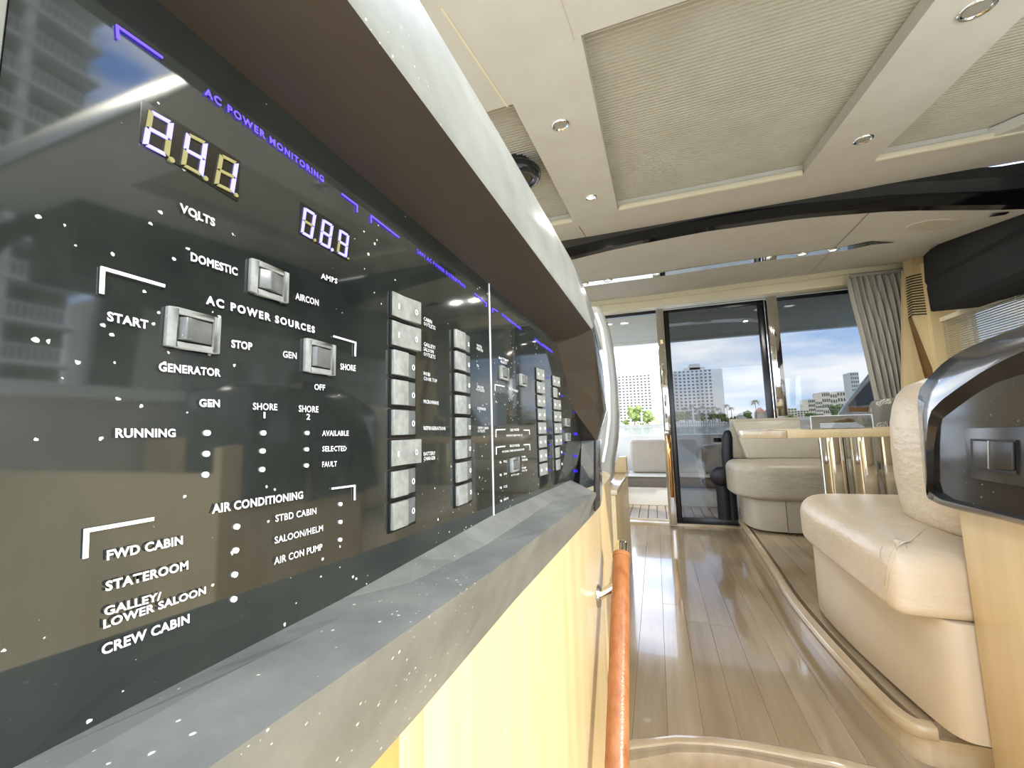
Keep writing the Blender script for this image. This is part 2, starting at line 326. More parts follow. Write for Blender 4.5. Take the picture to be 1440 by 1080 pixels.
shade(holes[2], 'pleated beige shade in right-hand roof opening with chamfered corner')
# seams and hatch edge
def seam(p, q, wd=.004, m='cream', name='seam'):
    a, b = oc(*p), oc(*q); d = (b-a).normalized(); s_ = d.cross(Vector((0, 0, 1)))*wd/2; dn = Vector((0, 0, -.0015))
    return MB().prism([a-s_+dn, b-s_+dn, b+s_+dn, a+s_+dn], (0, 0, .003))
struct('trim_2', seam((621, 11), (714, 150), .006), M['cream'])
struct('trim_3', seam((789, 0), (808, 57), .002), M['pleat'])
struct('trim_4', seam((814, 318), (829, 341), .003), M['groove'])
hb = MB().box(-1.9, 2.05, .655, .669, cz(.67)-.012, cz(.67)+.05); struct('trim_5', hb, M['brushed'], bevel=.003)
# ---- dark arched beam
T_ = [(760, 349), (792, 340), (872, 321), (970, 299), (1045, 284), (1134, 273), (1263, 260), (1397, 253.6), (1470, 253)]
B_ = [(760, 371), (802, 360), (867, 344), (987, 320), (1070, 308), (1134, 299), (1275, 287.5), (1437, 286), (1500, 287)]
YB = 2.36
top = [oY(x, y, YB) for x, y in T_]; bot = [oY(x, y, YB) for x, y in B_]
def interp(pl, X):
    for i in range(len(pl)-1):
        if X <= pl[i+1].x or i == len(pl)-2:
            a, b = pl[i], pl[i+1]; return a.z+(b.z-a.z)*(X-a.x)/(b.x-a.x)
bx = [-1.9+i*(3.95/30) for i in range(31)]
def zt(X): return interp(top, max(min(X, 1.5), -.5))+.006
def zb(X): return interp(bot, max(min(X, 1.62), -.5))
rows = [[(X, YB-.01, zt(X)+.05), (X, YB-.01, zt(X)-.002), (X, YB+.03, zb(X)+.55*(zt(X)-zb(X))), (X, YB+.032, zt(X)+.05)] for X in bx]
bt = thing('roof_beam', (.3, YB, .95), 'dark arched roof beam crossing the whole headliner', 'beam')
MB().loft(rows, True, True).build('upper_band', M['beam'], bt)
rows = [[(X, YB+.012, zb(X)+.5*(zt(X)-zb(X))), (X, YB+.02, zb(X)+.004), (X, YB+.06, zb(X)), (X, YB+.06, zt(X))] for X in bx]
MB().loft(rows, True, True).build('lower_band', M['beamlow'], bt)
# ---- aft headliner: lofted between the beam and the header over the doors
Hd = [oY(x, y, 3.93) for x, y in [(836, 425), (920, 416), (1005, 405), (1070, 396), (1140, 387.5), (1190, 380), (1270, 372), (1318, 357)]]
def zh(X): return interp(Hd, max(min(X, 1.95), -.6))
def aft(X, t): return zb(X)*(1-t)+zh(X)*t+.05*math.sin(math.pi*t)*0
rows = []
for i in range(13):
    t = i/12; y = YB+.05+(3.93-YB-.05)*t; rows.append([(X, y, aft(X, t)+.004) for X in bx])
up = [[(p[0], p[1], p[2]+.03) for p in r] for r in rows]
mb = MB().loft(rows); mb.loft(up); struct('ceiling_aft', mb, M['ceil2'], smooth=True)
def aftpt(x, y, dz=0.):
    Y = 3.
    for _ in range(12):
        p = oY(x, y, Y); t = (p.y-YB-.05)/(3.93-YB-.05); z = aft(p.x, min(max(t, 0), 1))
        q = oZ(x, y, z+.003+dz) if abs(ray(x, y)[2]) > 1e-3 else p
        Y = Y*.5+min(max(q.y, YB+.05), 3.93)*.5
    return oZ(x, y, z+.003+dz)
# ---- cream header above the doors (two steps)
rows = [[(X, 3.90, zh(X)+.01), (X, 3.90, zh(X)-.04), (X, 3.93, zh(X)-.042), (X, 3.93, 1.085), (X, 4.06, 1.085), (X, 4.06, zh(X)+.06), (X, 3.9, zh(X)+.06)] for X in bx]
struct('trim_6', MB().loft(rows, True, True), M['cream'])
# ---- floor planks of the aisle
ZF = -.89; ZP = -.79
near = [oZ(x, y, ZF) for x, y in [(885, 1040), (950, 1033), (1000, 1035), (1050, 1041), (1100, 1050), (1170, 1063), (1230, 1078)]]
def yn(X):
    X = min(max(X, near[0].x), near[-1].x)
    for i in range(len(near)-1):
        if X <= near[i+1].x: a, b = near[i], near[i+1]; return a.y+(b.y-a.y)*(X-a.x)/(b.x-a.x)
    return near[-1].y
YS = 4.18
fl = struct('floor', MB().box(-1.9, 2.05, 1.42, YS, ZF-.06, ZF-.012), M['groove'])
pw_ = .098; k = 0; X = -1.0
random.seed(3)
while X < .68:
    x0, x1 = X+.0003, X+pw_-.0003; ys0 = max(yn(x0), yn(x1))
    cuts = [None, 1.95+random.random()*1.6, YS]
    if random.random() < .35: cuts = [None, 1.7+random.random()*.7, 3.0+random.random()*.7, YS]
    for c in range(len(cuts)-1):
        if c == 0: a = [(x0, yn(x0)), (x1, yn(x1))]
        else: a = [(x0, cuts[c]+.0015), (x1, cuts[c]+.0015)]
        b = cuts[c+1]
        MB().prism([(a[0][0], a[0][1], ZF-.015), (a[1][0], a[1][1], ZF-.015), (x1, b, ZF-.015), (x0, b, ZF-.015)], (0, 0, .015+random.random()*.0004)).build('plank', M['plank'] if random.random() < .6 else M['plank2'], fl, bevel=.0005, seg=1)
    X += pw_; k += 1
# curved nosing at the near end of the aisle, and the lighter landing below it
def strip(pxs, dpxs, z0, zt_, name, m, bevel=.002):
    a = [oZ(x, y, zt_) for x, y in pxs]; b = [oZ(x, y, zt_) for x, y in dpxs]
    rows = [[a[i], b[i], b[i]-Vector((0, 0, zt_-z0)), a[i]-Vector((0, 0, zt_-z0))] for i in range(len(a))]
    return struct(name, MB().loft(rows, True, True), m, bevel=bevel)
strip([(820, 1052), (885, 1040), (950, 1033), (1000, 1035), (1050, 1041), (1100, 1050), (1170, 1063), (1230, 1078), (1290, 1093)],
      [(820, 1064), (885, 1051), (950, 1043), (1000, 1045), (1050, 1051), (1100, 1060), (1170, 1074), (1225, 1089), (1285, 1105)], ZF-.05, ZF+.002, 'trim_7', M['stepwood'])
strip([(820, 1065), (885, 1052), (950, 1044), (1000, 1046), (1050, 1052), (1100, 1061), (1170, 1075), (1225, 1090), (1285, 1106)],
      [(815, 1088), (885, 1070), (950, 1058), (1000, 1059), (1050, 1065), (1100, 1075), (1165, 1092), (1220, 1110), (1280, 1130)], ZF-.06, ZF-.004, 'trim_8', M['plank2'])
struct('floor_landing', MB().box(-1.9, .7, -.6, 1.44, ZF-.09, ZF-.062), M['landing'])
# ---- raised dinette platform with curved front
Pt = [oZ(x, y, ZP) for x, y in [(1032.7, 723), (1062, 765), (1083, 798), (1104, 834.6), (1145.6, 886.7), (1208, 956), (1250, 998), (1284, 1018.6), (1319, 1025.5)]]
Pt = [Vector((.615, YS, ZP))]+[p for p in Pt if p.y < YS-.03]
Pt = [Vector((p.x, p.y, 0)) for p in Pt]
pc = chaikin(Pt, 2, False)
body = [(p.x+.018, p.y+.012*(1 if i > 3 else 0)) for i, p in enumerate(pc)]+[(2.05, pc[-1].y+.01), (2.05, YS)]
struct('floor_platform', MB().prism([(x, y, ZF-.02) for x, y in body], (0, 0, ZP-ZF-.012)), M['stepwood'])
# nosing of the platform: follows the edge, with a rounded lip
rows = []
for i, p in enumerate(pc):
    d = (pc[min(i+1, len(pc)-1)]-pc[max(i-1, 0)]).normalized(); nn_ = Vector((-d.y, d.x, 0))
    if nn_.x < 0: nn_ = -nn_
    if i > len(pc)-6 and nn_.y < 0: nn_ = -nn_
    q = lambda o, z: Vector((p.x+nn_.x*o, p.y+nn_.y*o, z))
    rows.append([q(.032, ZP), q(.004, ZP), q(0, ZP-.004), q(.0, ZP-.030), q(.006, ZP-.034), q(.032, ZP-.034)])
struct('trim_9', MB().loft(rows, True, True), M['stepwood'], smooth=True)
# platform boards
for i in range(12):
    x0 = .70+i*.115
    MB().prism([(x0+.001, 1.5, ZP-.034), (x0+.113, 1.5, ZP-.034), (x0+.113, YS, ZP-.034), (x0+.001, YS, ZP-.034)], (0, 0, .0335)).build('plank', M['plank'] if i % 2 else M['plank2'], bpy.data.objects['floor_platform'])
bb = [(p.x+.05, p.y) for p in pc]
struct('floor_margin', MB().prism([(x, y+(.03 if k > len(bb)-8 else 0), ZP-.034) for k, (x, y) in enumerate(bb)]+[(.72, 1.5, ZP-.034), (.72, YS, ZP-.034)], (0, 0, .0325)), M['plank'])

# ---- aft bulkhead and doors
struct('wall_aft', MB().box(-1.95, -.85, 4.0, 4.06, ZF-.05, 1.1), M['wood_v'])
struct('wall_aft_low', MB().box(1.02, 2.05, 4.0, 4.06, ZF-.05, -.05), M['wood_v'])
struct('trim_10', MB().box(-.85, .96, 4.02, 4.2, ZF-.03, ZF+.022), M['stepwood'], bevel=.006)
struct('trim_11', MB().box(-.85, 1.96, 3.99, 4.0, 1.068, 1.087), M['chrome'])
struct('trim_12', MB().box(-.85, .07, 4.0, 4.05, 1.04, 1.075), M['blackframe'])
def post(x0, x1, name, label):
    t = thing(name, ((x0+x1)/2, 4.0, ZF+.02), label, 'door post')
    MB().box(x0, x1, 3.955, 4.03, ZF+.022, 1.068).build('column', M['chrome'], t, bevel=.004)
    return t
pa = post(.062, .128, 'door_post', 'polished steel door post beside the open doorway')
MB().box(.083, .107, 3.945, 3.955, .02, .27).build('lock_plate', M['brushed'], pa, bevel=.002)
for z in (.06, .17): MB().box(.09, .10, 3.94, 3.946, z, z+.04).build('latch', M['blackframe'], pa)
pb = thing('door_post', (1.0, 4.0, ZF+.02), 'polished steel post between sliding door and right aft window', 'door post')
MB().box(.955, 1.035, 3.955, 4.03, -.05, 1.068).build('column', M['chrome'], pb, bevel=.004)
# sliding glass door
d1 = thing('sliding_door', (.52, 4.07, ZF+.02), 'tinted sliding glass door in black frame beside the doorway', 'door')
DZ0 = ZF+.022
MB().box(.128, .175, 4.035, 4.075, DZ0, 1.065).build('stile', M['blackframe'], d1, bevel=.003)
MB().box(.905, .955, 4.035, 4.075, DZ0, 1.065).build('stile', M['blackframe'], d1, bevel=.003)
MB().box(.175, .905, 4.035, 4.075, 1.025, 1.065).build('rail', M['blackframe'], d1, bevel=.003)
MB().box(.175, .905, 4.035, 4.075, DZ0, DZ0+.05).build('rail', M['blackframe'], d1, bevel=.003)
MB().box(.175, .905, 4.052, 4.058, DZ0+.05, 1.025).build('pane', M['tint'], d1)
# handle of the door, bronze polished curve
hp = [(.10, 3.92, -.13), (.105, 3.9, -.17), (.10, 3.89, -.25), (.10, 3.89, -.38), (.10, 3.9, -.55), (.10, 3.91, -.6)]
MB().tube([(.098, 3.955, -.10)]+hp+[(.10, 3.955, -.62)], .016, 12).build('handle', M['bronze'], d1, smooth=True)
MB().ball((.098, 3.94, -.07), .028, 2).build('handle_boss', M['brushed'], d1, smooth=True)
# right-hand aft window
w1 = MB().box(1.035, 1.96, 4.02, 4.05, 1.035, 1.068); w1.box(1.93, 1.96, 4.02, 4.05, -.05, 1.035); w1.box(1.035, 1.96, 4.0, 4.07, -.07, -.045)
wo = struct('window_1', w1, M['blackframe'])
MB().box(1.035, 1.93, 4.03, 4.036, -.045, 1.035).build('pane', M['tint2'], wo)
# ---- starboard side: wall, window, pillars
XW = 2.0
m_ = MB(); m_.box(XW, XW+.05, 1.5, 4.06, ZF-.05, -.06); m_.box(XW, XW+.05, 3.55, 4.06, -.06, 1.3); m_.box(XW, XW+.05, 1.28, 3.55, .72, 1.15); m_.box(XW, XW+.05, -1.2, 1.5, ZF-.1, .18); m_.box(XW, XW+.05, 1.28, 1.5, .18, .72)
struct('wall_starboard', m_, M['ceil2'])
wo = struct('window_2', MB().box(XW+.005, XW+.045, 1.48, 3.57, .69, .73).box(XW+.005, XW+.045, 1.48, 3.57, -.08, -.05).box(XW+.005, XW+.045, 1.44, 1.5, -.05, .69).box(XW+.005, XW+.045, 3.53, 3.57, -.05, .69), M['ceil2'])
MB().box(XW+.02, XW+.026, 1.5, 3.53, -.05, .69).build('pane', M['tint2'], wo)
struct('trim_13', MB().box(XW-.14, XW+.12, -1.2, 1.45, .18, .235), M['white_gel'], bevel=.01)
pil = MB().prism([(XW, 1.12, .235), (XW, 1.28, .235), (XW, 1.34, 1.1), (XW, 1.16, 1.1)], (.05, 0, 0))
struct('trim_14', pil, M['blackframe'])
pil = MB()
cv = [(.60, .235), (.66, .5), (.80, .8), (1.0, 1.0)]
pil.loft([[(XW, y-.05, z), (XW, y+.05, z), (XW+.05, y+.05, z), (XW+.05, y-.05, z)] for y, z in cv], True, True)
struct('trim_15', pil, M['blackframe'], smooth=True)
# ---- port side (unseen, closes the cabin; opening widened to let light in)
m_ = MB(); m_.box(-1.95, -1.9, -1.2, 4.06, ZF-.1, -.05); m_.box(-1.95, -1.9, 3.8, 4.06, -.05, 1.3); m_.box(-1.95, -1.9, .67, 3.8, .86, 1.2)
struct('wall_port', m_, M['ceil2'])

# ================================================================== SWITCH CONSOLE
def ext(pxs, X, y0=-.35):
    p = [oX(x, y, X) for x, y in pxs]; a, b = p[0], p[1]; s_ = (b.z-a.z)/(b.y-a.y); s_ = max(min(s_, .12), -.12)
    return [Vector((X, y0, a.z+s_*(y0-a.y)*.5))]+p
def resample(p, n):
    out_ = []
    for i in range(n+1):
        f = (len(p)-1)*i/n; k = min(int(f), len(p)-2); out_.append(p[k].lerp(p[k+1], f-k))
    return out_
E1 = ext([(220, 0), (470, 215), (625, 346), (782, 480)], -.2)
E15 = ext([(330, 0), (556, 221), (665, 315), (790, 428)], -.168)
E2 = ext([(488.5, 0), (655, 225), (770, 380), (832, 463)], -.136)
E15 = [a_.lerp(b_, .5)+Vector((0, 0, -.005)) for a_, b_ in zip(E1, E2)]
E2b = [p+Vector((.002, .0, .006)) for p in E2]
E6 = ext([(589.6, 0), (700, 185), (812, 380), (834, 437)], -.168)
E65 = [p+Vector((-.02, 0, .006)) for p in E6]
E7 = [Vector((-.27, p.y, p.z+.008)) for p in E6]
con = thing('switch_console', (-.2, .4, -.9), 'grey dust-covered console surround with deep hood around the switch panels', 'console')
def csec(i):
    mid = E2b[i].lerp(E6[i], .5)+Vector((.006, 0, 0))
    return [E2[i], E2b[i], mid, E6[i], E65[i], E7[i], Vector((-.27, E2[i].y, E2[i].z+.045)), E2[i]+Vector((-.02, 0, .03))]
MB().loft([csec(i) for i in range(5)], True, True).build('hood', M['frame'], con, smooth=True)
sof = [[E1[i], E15[i], E2[i], E2[i]+Vector((-.01, 0, .008)), E15[i]+Vector((0, 0, .008)), E1[i]+Vector((0, 0, .008))] for i in range(5)]
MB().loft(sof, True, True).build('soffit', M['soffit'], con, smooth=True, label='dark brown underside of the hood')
# aft leg of the surround
Gp = [oX(x, y, -.2) for x, y in [(782, 480), (794, 527), (806, 575), (818, 620)]]
Fp = [oX(x, y, -.136) for x, y in [(832, 463), (841, 517), (849, 577), (838, 619)]]
Op = [oX(x, y, -.150) for x, y in [(836, 455), (854, 515), (855.5, 575), (842, 618)]]
Qp = [oX(x, y, -.142) for x, y in [(835, 460), (848.5, 516), (853.5, 577), (840.5, 619)]]
Fp[3] = oX(838, 619, -.160); Qp[3] = oX(840.5, 619, -.163); Op[3] = oX(842, 618, -.168)
rows = [[Fp[i], Qp[i], Op[i], Vector((-.27, Op[i].y, Op[i].z)), Vector((-.27, Gp[i].y+.012, Gp[i].z)), Gp[i]+Vector((0, .012, 0))] for i in range(4)]
MB().loft(rows, True, True).build('hood_leg', M['podrim'], con, smooth=True)
rows = [[Gp[i], Fp[i]+Vector((.0, -.0015, 0)), Fp[i], Gp[i]+Vector((0, .012, 0))] for i in range(4)]
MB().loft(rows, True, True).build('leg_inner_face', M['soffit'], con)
fillp = [E2[4], E6[4], E7[4], Vector((-.27, E1[4].y, E1[4].z)), Op[0], Fp[0], Gp[0]]
MB().loft([[E2[4], E2b[4], E6[4], E65[4], E7[4]], [Fp[0], Qp[0], Op[0], Op[0]+Vector((-.02, .01, 0)), Vector((-.27, Op[0].y+.01, Op[0].z))]]).build('hood_corner', M['frame'], con, smooth=True)
# lower ledge
E3 = ext([(18, 1080), (480, 843), (690, 726), (803, 675)], -.2); E3[0].z = E3[1].z
E35 = ext([(300, 958), (480, 868), (683.7, 766), (800, 690)], -.176); E35[0].z = E35[1].z
E4 = ext([(300, 1075), (480, 951), (692, 803), (838, 693)], -.130); E4[0].z = E4[1].z
E5 = ext([(521, 1080), (594, 998), (724, 844), (840, 717)], -.157); E5[0].z = E5[1].z
rs = [resample(e, 12) for e in (E3, E35, E4, E5)]
rows = [[rs[0][i]+Vector((-.01, 0, 0)), rs[0][i], rs[1][i], rs[2][i], rs[3][i], rs[3][i]+Vector((-.1, 0, 0)), rs[0][i]+Vector((-.06, 0, -.01))] for i in range(13)]
MB().loft(rows, True, True).build('ledge', M['ledge'], con)
# recess end wall under the leg and the dark end cap of the ledge
a = [oX(818, 620, -.2), oX(838, 619, -.160), oX(838, 660, -.155), oX(838, 682, -.150), oX(815, 690, -.19), oX(812, 692, -.2)]
m_ = MB().prism(a, (-.0, .03, 0)); m_.build('recess_end', M['ledge'], con)
a = [oX(838, 619, -.134), oX(846.5, 617, -.134), oX(847, 700, -.134), oX(845, 712, -.134), oX(838, 720, -.134)]
MB().prism(a, (-.006, .004, 0)).build('end_cap', M['podrim'], con, bevel=.003)
# near end of the recess
MB().box(-.215, -.1955, .030, .0632, -.12, .2).build('recess_end', M['frame'], con, bevel=.003)
# back of the console and its wooden front below the ledge
MB().box(-.30, -.212, -.35, 1.0, -.14, .22).build('back_box', M['darkplastic'], con)
def woodface(y0, y1, m, name='cabinet_panel', par=None):
    ztop = lambda y: -.150-.03*max(0, (y-.1))/.9
    return MB().prism([(-.158, y0, ztop(y0)), (-.158, y1, ztop(y1)), (-.158, y1, -1.0), (-.158, y0, -1.0)], (-.03, 0, 0)).build(name, m, par, bevel=.001)
cab = thing('console_cabinet', (-.17, .5, -.95), 'blonde wooden cabinet front under the switch console', 'cabinet')
ys = oX(596, 1000, -.158).y
woodface(-.35, ys-.028, M['wood_o'], 'cabinet_panel', cab); woodface(ys-.027, ys-.001, M['wood'], 'cabinet_panel', cab)
woodface(ys+.001, 1.17, M['wood'], 'cabinet_panel', cab)
pts = [(-.158, 1.172), (-.158, 1.35), (-.162, 1.5), (-.172, 1.6), (-.2, 1.68), (-.26, 1.72)]
pp = chaikin([(a_, b_, 0) for a_, b_ in pts], 2, False)
MB().loft([[Vector((p.x, p.y, -.175)), Vector((p.x, p.y, -1.0))] for p in pp]).loft([[Vector((p.x-.02, p.y, -.175)), Vector((p.x, p.y, -.175))] for p in pp]).build('rounded_end_panel', M['wood_v'], cab, smooth=True)
MB().box(-.32, -.19, -.35, 1.66, -1.0, -.19).build('carcass', M['wood_v'], cab)

# ---- the two glass switch panels
YD = oX(688, 430, -.2).y; YR0 = Gp[0].y; YR1 = Gp[3].y
ac = thing('breaker_board', (-.2, .28, -.12), 'near dusty black glass panel with volt and amp displays, printed AC power', 'control board')
dc = thing('breaker_board', (-.2, .75, -.12), 'far black glass panel beyond the bright divider, beside the console end', 'control board')
MB().box(-.208, -.2, .064, YD-.0012, -.145, .205).build('glass_face', M['glassblack'], ac)
MB().box(-.208, -.1992, YD-.0012, YD+.0016, -.145, .205).build('divider_strip', M['white'], ac)
MB().prism([(-.2, YD+.0016, -.15), (-.2, 1.2, -.15), (-.2, YR1+.02, Gp[3].z-.01), (-.2, YR0+.02, .205), (-.2, YD+.0016, .205)], (-.008, 0, 0)).build('glass_face', M['glassblack'], dc)
XF = -.2
def line(pxs, th, mt, par, name='printed_line', lift=.0011):
    p = [oX(x, y, XF) for x, y in pxs]; m_ = MB(); X_ = XF+lift
    for a, b in zip(p[:-1], p[1:]):
        X_ += .00012; d = (b-a); d.x = 0; d.normalize(); s_ = Vector((0, -d.z, d.y))*th/2; e = d*th/2
        q = [a-s_-e, b-s_+e, b+s_+e, a+s_-e]; m_.prism([(X_, v.y, v.z) for v in q], (-.0006, 0, 0))
    return m_.build(name, M[mt], par)
def dot(x, y, r, par, mt='led'):
    p = oX(x, y, XF); k = (p-Vector((XF, p.y, p.z))).length; dd = abs((oX(x, y+r, XF)-p).z)
    MB().cyl((XF-.001, p.y, p.z), (XF+.0012, p.y, p.z), dd, dd*.9, 12).build('indicator_light', M[mt], par, smooth=False)
# blue backlit headings
line([(164, 54), (163, 38), (225, 81)], .0009, 'blue', ac); line([(480, 273.5), (500.7, 289), (500.7, 298)], .0009, 'blue', ac)
line([(520.6, 313), (520.6, 303.7), (559.4, 333.9)], .0009, 'blue', ac); line([(666.6, 413), (683, 426.5), (683, 431)], .0009, 'blue', ac)
T('AC POWER MONITORING', 0, 285, 133, 453.5, 257, 11, mt='blue', parent=ac, spacing=1.25)
T('240V AC POWER DISTRIBUTION', 0, 585, 355.5, 652.7, 405.5, 6, mt='blue', parent=ac, spacing=1.15, bold=.0)
line([(692, 439), (692, 434), (699, 438)], .0009, 'blue', dc)
T('DC POWER MONITORING', 0, 705, 444, 732, 464.5, 4., mt='blue', parent=dc, spacing=1.1, bold=0.)
T('24V DC DISTRIBUTION', 0, 751, 479, 776, 496.5, 4., mt='blue', parent=dc, spacing=1.1, bold=0.)
# white printing of the near panel
W_ = [('VOLTS', 250.5, 297.5, 300, 319, 12), ('DOMESTIC', 265.7, 366.5, 331.7, 388, 12), ('AMPS', 449.3, 391.7, 472.5, 399.5, 8), ('AIRCON', 413.3, 420.7, 446, 430.3, 9.5),
      ('START', 148, 450.7, 206, 463, 13), ('STOP', 323, 488.5, 352.5, 492.5, 11), ('GENERATOR', 220.7, 521.5, 308, 529.5, 12), ('GEN', 395.7, 502.5, 415, 505, 9.5), ('SHORE', 476.7, 519.5, 498.3, 522, 9),
      ('OFF', 440, 548, 455, 549, 8.5), ('GEN', 277.7, 571.7, 306.7, 572.4, 11), ('SHORE', 353.3, 576, 387.7, 577, 10), ('1', 368.3, 588, 370.9, 588.1, 9), ('SHORE', 418, 579, 445.7, 580, 9.5), ('2', 428.8, 590, 434, 590.2, 8.5),
      ('RUNNING', 159.5, 615, 244.5, 614.3, 13), ('AVAILABLE', 451, 613, 488.3, 612.7, 8), ('SELECTED', 451, 635, 485.7, 634, 8), ('FAULT', 451, 656.7, 471.7, 655.7, 8),
      ('AIR CONDITIONING', 295.6, 721.8, 424, 700.6, 13), ('FWD CABIN', 147.4, 787.4, 254.6, 764.6, 14), ('STATEROOM', 145.6, 831, 262.3, 799.5, 14), ('GALLEY/', 143.7, 865.5, 224.5, 842.5, 12.5), ('LOWER SALOON', 142.6, 883.5, 287, 834, 12.5),
      ('CREW CABIN', 140, 920.7, 264, 874.8, 15), ('STBD CABIN', 385, 733.7, 442.8, 722.2, 10), ('SALOON/HELM', 384, 764.4, 452, 746.3, 10), ('AIR CON PUMP', 383.3, 794, 451.2, 772.8, 10.5)]
for s_, a, b, c, d, h in W_: T(s_, 0, a, b, c, d, h, parent=ac, bold=.034 if h > 10.5 else .018, spacing=1.06)
T('AC POWER SOURCES', 0, 287, 427, 440.7, 468.5, 12, parent=ac, spacing=1.3, bold=.04)
for t_, x, y in [('CABIN', 594.2, 450.4), ('OUTLETS', 594.2, 457.2), ('GALLEY/', 594.2, 486), ('SALOON', 594.2, 493), ('OUTLETS', 594.2, 500), ('HOB/', 594.2, 527.5), ('COOK TOP', 594.2, 534.5), ('MICROWAVE', 594.2, 567), ('REFRIGERATION', 594.2, 604.5), ('BATTERY', 594.2, 641), ('CHARGER', 594.2, 647.8)]:
    T(t_, 0, x, y, x+2.35*len(t_), y+(540-y)*.0*0+2.35*len(t_)*(610-y)*.0028, 5.6, parent=ac, bold=.006, spacing=1.05)
for t_, x, y in [('WATER', 669, 487), ('HEATER', 669, 491.5), ('TV', 669, 516), ('SALOON', 669.5, 545), ('OUTLETS', 669.5, 549.5), ('ICEMAKER', 670, 576), ('CREW CABIN', 670.5, 603.5), ('OUTLETS', 670.5, 608.2)]:
    T(t_, 0, x, y, x+1.5*len(t_), y+1.5*len(t_)*(605-y)*.004, 4, parent=ac, bold=.0, spacing=1.05)
line([(141, 411), (142.5, 378), (227, 402)], .0014, 'white', ac); line([(468.3, 473.3), (498.3, 482), (497.7, 500)], .0012, 'white', ac)
line([(118, 782), (119.5, 746), (211, 730)], .0015, 'white', ac); line([(466, 687), (497, 683), (497, 702)], .0012, 'white', ac)
for x, y, r in [(290, 609, 4.6), (289, 638.3, 4.6), (287.7, 667.7, 4.6), (369.3, 609, 3.9), (368.3, 634.3, 3.9), (367.7, 660.3, 3.9), (431, 609, 3.2), (430.3, 632, 3.2), (430, 654.7, 3.2),
                (331.9, 740.7, 4.4), (330.4, 774, 4.4), (329, 808, 4.4), (327.8, 842.6, 4.4), (477.8, 709, 3), (477.8, 734, 3), (477.4, 759, 3)]: dot(x, y, r, ac)
# seven-segment displays
def quadp(q, u, v):
    a = Vector(q[0]).lerp(Vector(q[1]), u); b = Vector(q[3]).lerp(Vector(q[2]), u); p = a.lerp(b, v); return oX(p.x, p.y, XF)
SEG = {'a': ((.12, 0), (.88, 0), (.80, .09), (.22, .09)), 'd': ((.22, .91), (.80, .91), (.88, 1), (.12, 1)), 'g': ((.14, .455), (.86, .455), (.86, .545), (.14, .545)),
       'f': ((0, .02), (.2, .08), (.2, .44), (0, .49)), 'b': ((.8, .08), (1, .02), (1, .49), (.8, .44)), 'e': ((0, .51), (.2, .56), (.2, .92), (0, .98)), 'c': ((.8, .56), (1, .51), (1, .98), (.8, .92))}
DIG = {'0': 'abcdef', '1': 'bc', '2': 'abged', '4': 'fgbc', '8': 'abcdefg', '9': 'abcdfg'}
def display(quad, digits, pt, th=1.):
    a = [oX(x, y, XF) for x, y in quad]
    dsp = MB().prism([(XF+.0006, v.y, v.z) for v in a], (-.003, 0, 0)).build('display', M['display'], ac)
    for ch, q in digits:
        for s_, pl in SEG.items():
            v = [quadp([(x, y) for x, y in q], u, w_) for u, w_ in pl]
            MB().prism([(XF+.0014, p.y, p.z) for p in v], (-.0006, 0, 0)).build('segment', M['seglit' if s_ in DIG[ch] else 'segoff'], dsp)
    for x, y, r, lit in pt:
        p = oX(x, y, XF); MB().cyl((XF, p.y, p.z), (XF+.0014, p.y, p.z), r, n=8).build('decimal_point', M['seglit' if lit else 'segoff'], dsp)
display([(200, 141), (337, 227), (334, 284), (196, 200)], [('2', [(207, 154), (242, 173.5), (235, 223), (198, 204)]), ('4', [(260, 186.5), (290, 202), (283, 250), (252, 233)]), ('1', [(307, 216.5), (333.5, 230), (326.5, 273.5), (299, 260)])],
        [(239, 225.5, .0013, 0), (287, 251.5, .0012, 0), (330, 275, .0011, 0)])
display([(422.5, 284), (491.5, 326.5), (489.5, 367), (420, 328)], [('0', [(426, 291.5), (442.8, 302), (437, 337), (421.3, 328)]), ('8', [(452, 308), (467, 317.3), (461.8, 350.8), (447.2, 343)]), ('9', [(476, 322.5), (489.3, 331), (485.5, 363), (471.8, 355.5)])],
        [(441, 338, .001, 0), (465.5, 351.5, .0011, 1), (488, 363.8, .0008, 0)])
